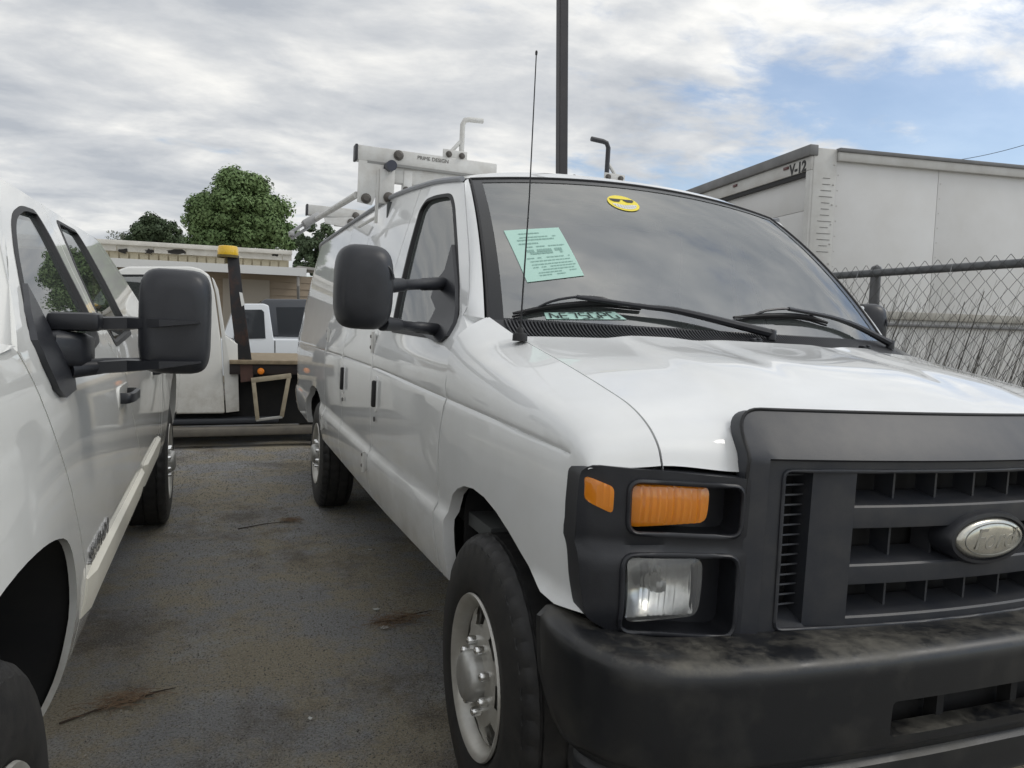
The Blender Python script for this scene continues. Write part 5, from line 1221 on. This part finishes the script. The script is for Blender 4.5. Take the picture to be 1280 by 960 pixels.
# ------------------------------------------------------------------ box truck behind the fence
YAW_B = radians(-8)
cor = UN(1018, 184, 'z', 3.2, True)
bx = thing('box_truck', 'white box truck body with roll-up rear door marked V-12, behind the chain link fence', 'box truck', (cor.x, cor.y, ground_z(cor.x)), (0,0,YAW_B))
RB_ = Matrix.Rotation(-YAW_B, 3, 'Z'); GZ = ground_z(cor.x)
def bside(px, py):      # pixel -> local (x,z) on the side face y=0
    d = RB_ @ (RW[0]*((px-640)/FPX)+RW[1]*((py-480)/FPX)+RW[2]); c = RB_ @ (CW-Vector((cor.x, cor.y, GZ))); t = (0-c.y)/d.y; p = c+d*t; return p.x, p.z
def brear(px, py):
    d = RB_ @ (RW[0]*((px-640)/FPX)+RW[1]*((py-480)/FPX)+RW[2]); c = RB_ @ (CW-Vector((cor.x, cor.y, GZ))); t = (0-c.x)/d.x; p = c+d*t; return p.y, p.z
H = 3.2-GZ; BW_ = 2.9; BLn = 5.2
bw = mat('box_white', (.66,.66,.655), .5, col2=(.54,.53,.505), var=.6, vscale=1.3, det=8); bw2 = mat('box_frame_white', (.56,.56,.54), .45, col2=(.36,.34,.31), var=.5, vscale=4); rl = mat('rail_metal', (.20,.20,.20), .5, metal=.4, col2=(.12,.12,.12), var=.6, vscale=5)
s1 = bside(1168, 300)[0]; s0 = bside(1040, 300)[0]
seams = [s0, s1, s1+(s1-s0), s1+2*(s1-s0), BLn]
for a, c in zip(seams, seams[1:]):
    if c-a < .05: continue
    b = MB(); b.box(((a+c)/2, .03, (H+.62)/2-.06), (c-a-.006,.05,H-.62-.12), bev=.002); p = b.build('side_panel', bw, bx)
    for zz in np.arange(.75, H-.2, .155):
        q = MB(); q.lathe([(.008,0),(.006,.004),(.0005,.005)], (a+.03,.005,float(zz)), 'y', 6, -1); q.build('rivet', bw2, p)
b = MB(); b.box((BLn/2+.08, BW_/2, H*.5+.3), (BLn-.05,BW_-.12,H-.7)); b.build('box_core', mat('seam_dark', (.10,.10,.10), .8), bx)
b = MB(); b.box((s0/2+.0, .02, (H+.5)/2), (s0,.06,H-.5), bev=.012); cp = b.build('corner_post', bw2, bx)
rg = random.Random(31)
for k in range(13):
    q = MB(); z = H-.30-k*.062; q.box((s0*.5+.02, -.0115, z), (s0*rg.uniform(.3,.7),.003,.005)); q.build('scrape_mark', mat('mark_dark', (.16,.155,.15), .7), cp)
for k in range(12):
    q = MB(); q.lathe([(.012,0),(.009,.006),(.0005,.008)], (s0*.88,-.010,H-.16-k*.2), 'y', 8, -1); q.build('rivet', bw2, cp)
b = MB(); b.box((BLn/2+s0/2, -.005, H-.075), (BLn-s0,.07,.09), bev=.006); b.build('roof_rail', bw2, bx)
b = MB(); b.box((BLn/2+s0/2, -.01, H-.012), (BLn-s0+.01,.09,.04), bev=.006); b.build('roof_cap', rl, bx)
zr = bside(1160, 396)[1]
for dz, hh_, mt_ in ((0,.085,mat('rub_rail', (.42,.41,.37), .5, col2=(.3,.27,.23), var=.7, vscale=4)),(-.10,.03,rl)):
    b = MB(); b.box((BLn/2+.1,-.02,zr+dz), (BLn-.2,.05,hh_), bev=.01); b.build('rub_rail', mt_, bx)
# rear face: frame, header, roll-up door of slats
b = MB(); b.box((-.01, BW_/2, H-.03), (.10,BW_+.04,.11), bev=.01); b.build('rear_cap', rl, bx)
hz1 = brear(1007, 215)[1]; 
b = MB(); b.box((.0, BW_/2, (H-.085+hz1)/2), (.05,BW_,H-.085-hz1), bev=.006); hdp = b.build('header', bw2, bx)
ty, tz_ = brear(1003, 211); text_mesh('fleet_number', 'V-12', .15, mat('decal_black', (.03,.03,.03), .6), hdp, frame((-.0265, brear(1000,211)[0], brear(1000,211)[1]), (0,-1,0), (0,0,1)), .0008, 0., .007)
for pxx, pyy in ((986,206),(922,226),(875,243)):
    yy, zz = brear(pxx, pyy); q = MB(); q.box((-.03,yy,H-.13), (.02,.09,.03), bev=.006); q.build('marker_lamp', mat('marker_red', (.10,.03,.03), .3), hdp)
yd = brear(1005, 300)[0]
b = MB(); b.box((.0, yd/2, (hz1+.5)/2), (.05,yd,hz1-.5), bev=.008); b.build('door_jamb', bw2, bx)
b = MB(); b.box((.0, BW_-.06, (hz1+.5)/2), (.05,.12,hz1-.5), bev=.008); b.build('door_jamb', bw2, bx)
b = MB(); b.box((.01, BW_/2, hz1-.02), (.04,BW_-yd,.05)); b.build('header_shadow', m_seal(), bx)  # black strip standing in for the shadow line under the header
zz = .62
k = 0
while zz < hz1-.04:
    h_ = min(.42, hz1-.03-zz); b = MB(); b.box((.05, (yd+BW_-.12)/2, zz+h_/2), (.03,BW_-.12-yd-.005,h_-.004), bev=.003); b.build('door_slat', bw, bx); zz += .42
b = MB(); b.box((BLn/2,BW_/2,.5), (BLn,BW_*.5,.16)); b.build('chassis', m_dark(), bx)
for x, y in ((1.0,.16),(1.0,BW_-.16),(BLn-.4,.16),(BLn-.4,BW_-.16)):
    wv = MB(); wv.lathe([(.001,-.1),(.2,-.1),(.28,-.12),(.37,-.1),(.38,.0),(.37,.1),(.28,.12),(.2,.1)], (x,y,.38), 'y', 32); wv.build('wheel', m_rubber(), bx)
b = MB(); b.box((BLn+.9,BW_/2,1.35), (1.7,2.0,1.5), bev=.15); b.build('cab', bw2, bx, 40)

# overhead wire
A_, B_ = UN(1150, 207, 'y', 24, True), UN(1330, 169, 'y', 16, True)
b = MB(); P = [lerp(A_, B_, t)+Vector((0,0,-.25*4*t*(1-t)))+Vector((0,0,.12)) for t in [k/20 for k in range(0, 41)]]; b.tube(P, .012, 5, False)
ow = thing('overhead_wire', 'thin black overhead wire crossing the sky above the box truck', 'wire', (P[0].x, P[0].y, 0))
b.v = [(p[0]-P[0].x, p[1]-P[0].y, p[2]) for p in b.v]; b.build('wire', m_seal(), ow)
b = MB(); b.tube([(0,0,-.2),(0,0,P[0].z*.6),(0,0,P[0].z+.06)], [.14,.12,.10], 12); b.build('pole', mat('pole_wood', (.09,.07,.05), .9), ow)

# ------------------------------------------------------------------ litter on the asphalt
needle = mat('dry_needles', (.15,.095,.06), .9, col2=(.26,.18,.11), var=.9, vscale=40)
def clump(name, label, px, py, n, sx, sy, twigs, seed, ang=.2):
    rg = random.Random(seed); c = UN(px, py, 'z', 0, True); r = thing(name, label, 'twigs', (c.x, c.y, 0), (0,0,ang), 'dry twig clumps on the asphalt'); b = MB()
    for k in range(n):
        x, y = rg.gauss(0, sx*.5), rg.gauss(0, sy*.5); a = rg.gauss(0, .7); L_ = rg.uniform(.02,.06); z = rg.uniform(.004,.02)
        b.tube([(x-L_*cos(a),y-L_*sin(a),z), (x,y,z+rg.uniform(.0,.01)), (x+L_*cos(a),y+L_*sin(a),z)], .0011, 3, False)
    b.build('needles', needle, r, 30, recalc=False, kind='stuff')
    for (x0, y0, x1, y1) in twigs:
        q = MB(); q.tube([(x0,y0,.006),((x0+x1)/2,(y0+y1)/2+.008,.01),(x1,y1,.006)], [.0035,.003,.0015], 6); q.build('twig', mat('twig_brown', (.05,.035,.025), .9), r)
clump('twig_clump', 'small heap of brown needles with a long twig, beside the pickup front wheel', 152, 880, 75, .10, .05, [(-.18,-.05,.10,.01),(.02,-.01,.17,.02)], 1)
clump('twig_clump', 'spread of brown needles and straw by the van front wheel', 497, 777, 95, .13, .07, [(-.05,.0,.18,.03),(-.1,.02,.05,-.03)], 2)
clump('twig_clump', 'tiny clump of dry leaves midway between the two rear wheels', 366, 652, 40, .06, .05, [(-.35,-.04,-.02,.0)], 3)
rg = random.Random(77)
for px, py, s_, lb in ((470,763,.016,'small white scrap just beyond the straw by the van front wheel'),(480,786,.018,'white scrap lying in the straw by the van front wheel'),(388,900,.008,'tiny white speck alone in the middle of the bare asphalt lane'),(462,688,.010,'tiny white speck beside the shadow of the van sill'),(175,658,.03,'larger white scrap at the foot of the pickup rear tyre'),(188,655,.022,'narrow white scrap beside the larger one at the pickup rear tyre'),(255,560,.012,'pale scrap on the asphalt in front of the flatbed truck')):
    c = UN(px, py, 'z', 0, True); q = MB(); pts = [(c.x+s_*rg.uniform(.6,1.2)*cos(t), c.y+s_*rg.uniform(.6,1.2)*sin(t), .004+rg.uniform(0,.004)) for t in [2*pi*k/7 for k in range(7)]]; q.prism(pts, (0,0,.0015))
    o = q.build('paper_scrap', mat('scrap_white', (.55,.55,.53), .8), None, None); tag(o, lb, 'scrap', 'white scraps on the asphalt')
b = MB(); 
for k in range(26000):
    x, y = rg.uniform(-2.0,-.3), -.5+6.5*rg.random()**1.7; s_ = rg.choice([.002,.0025,.003,.003,.004,.005])*(1+.12*max(0,y)); z = ground_z(x)
    b.add([(x+s_*rg.uniform(.6,1.2)*dx, y+s_*rg.uniform(.6,1.2)*dy, z+s_*dz_) for dx, dy, dz_ in ((1,0,.0),(-.5,.87,.0),(-.5,-.87,.0),(.1,.1,.9))], [(0,1,3),(1,2,3),(2,0,3)])
o = b.build('gravel', mat('grit', (.34,.32,.28), .9, col2=(.05,.046,.042), var=1., vscale=300, vthr=(.44,.56)), None, None); tag(o, 'loose grit scattered over the worn asphalt', 'gravel'); o['kind'] = 'stuff'
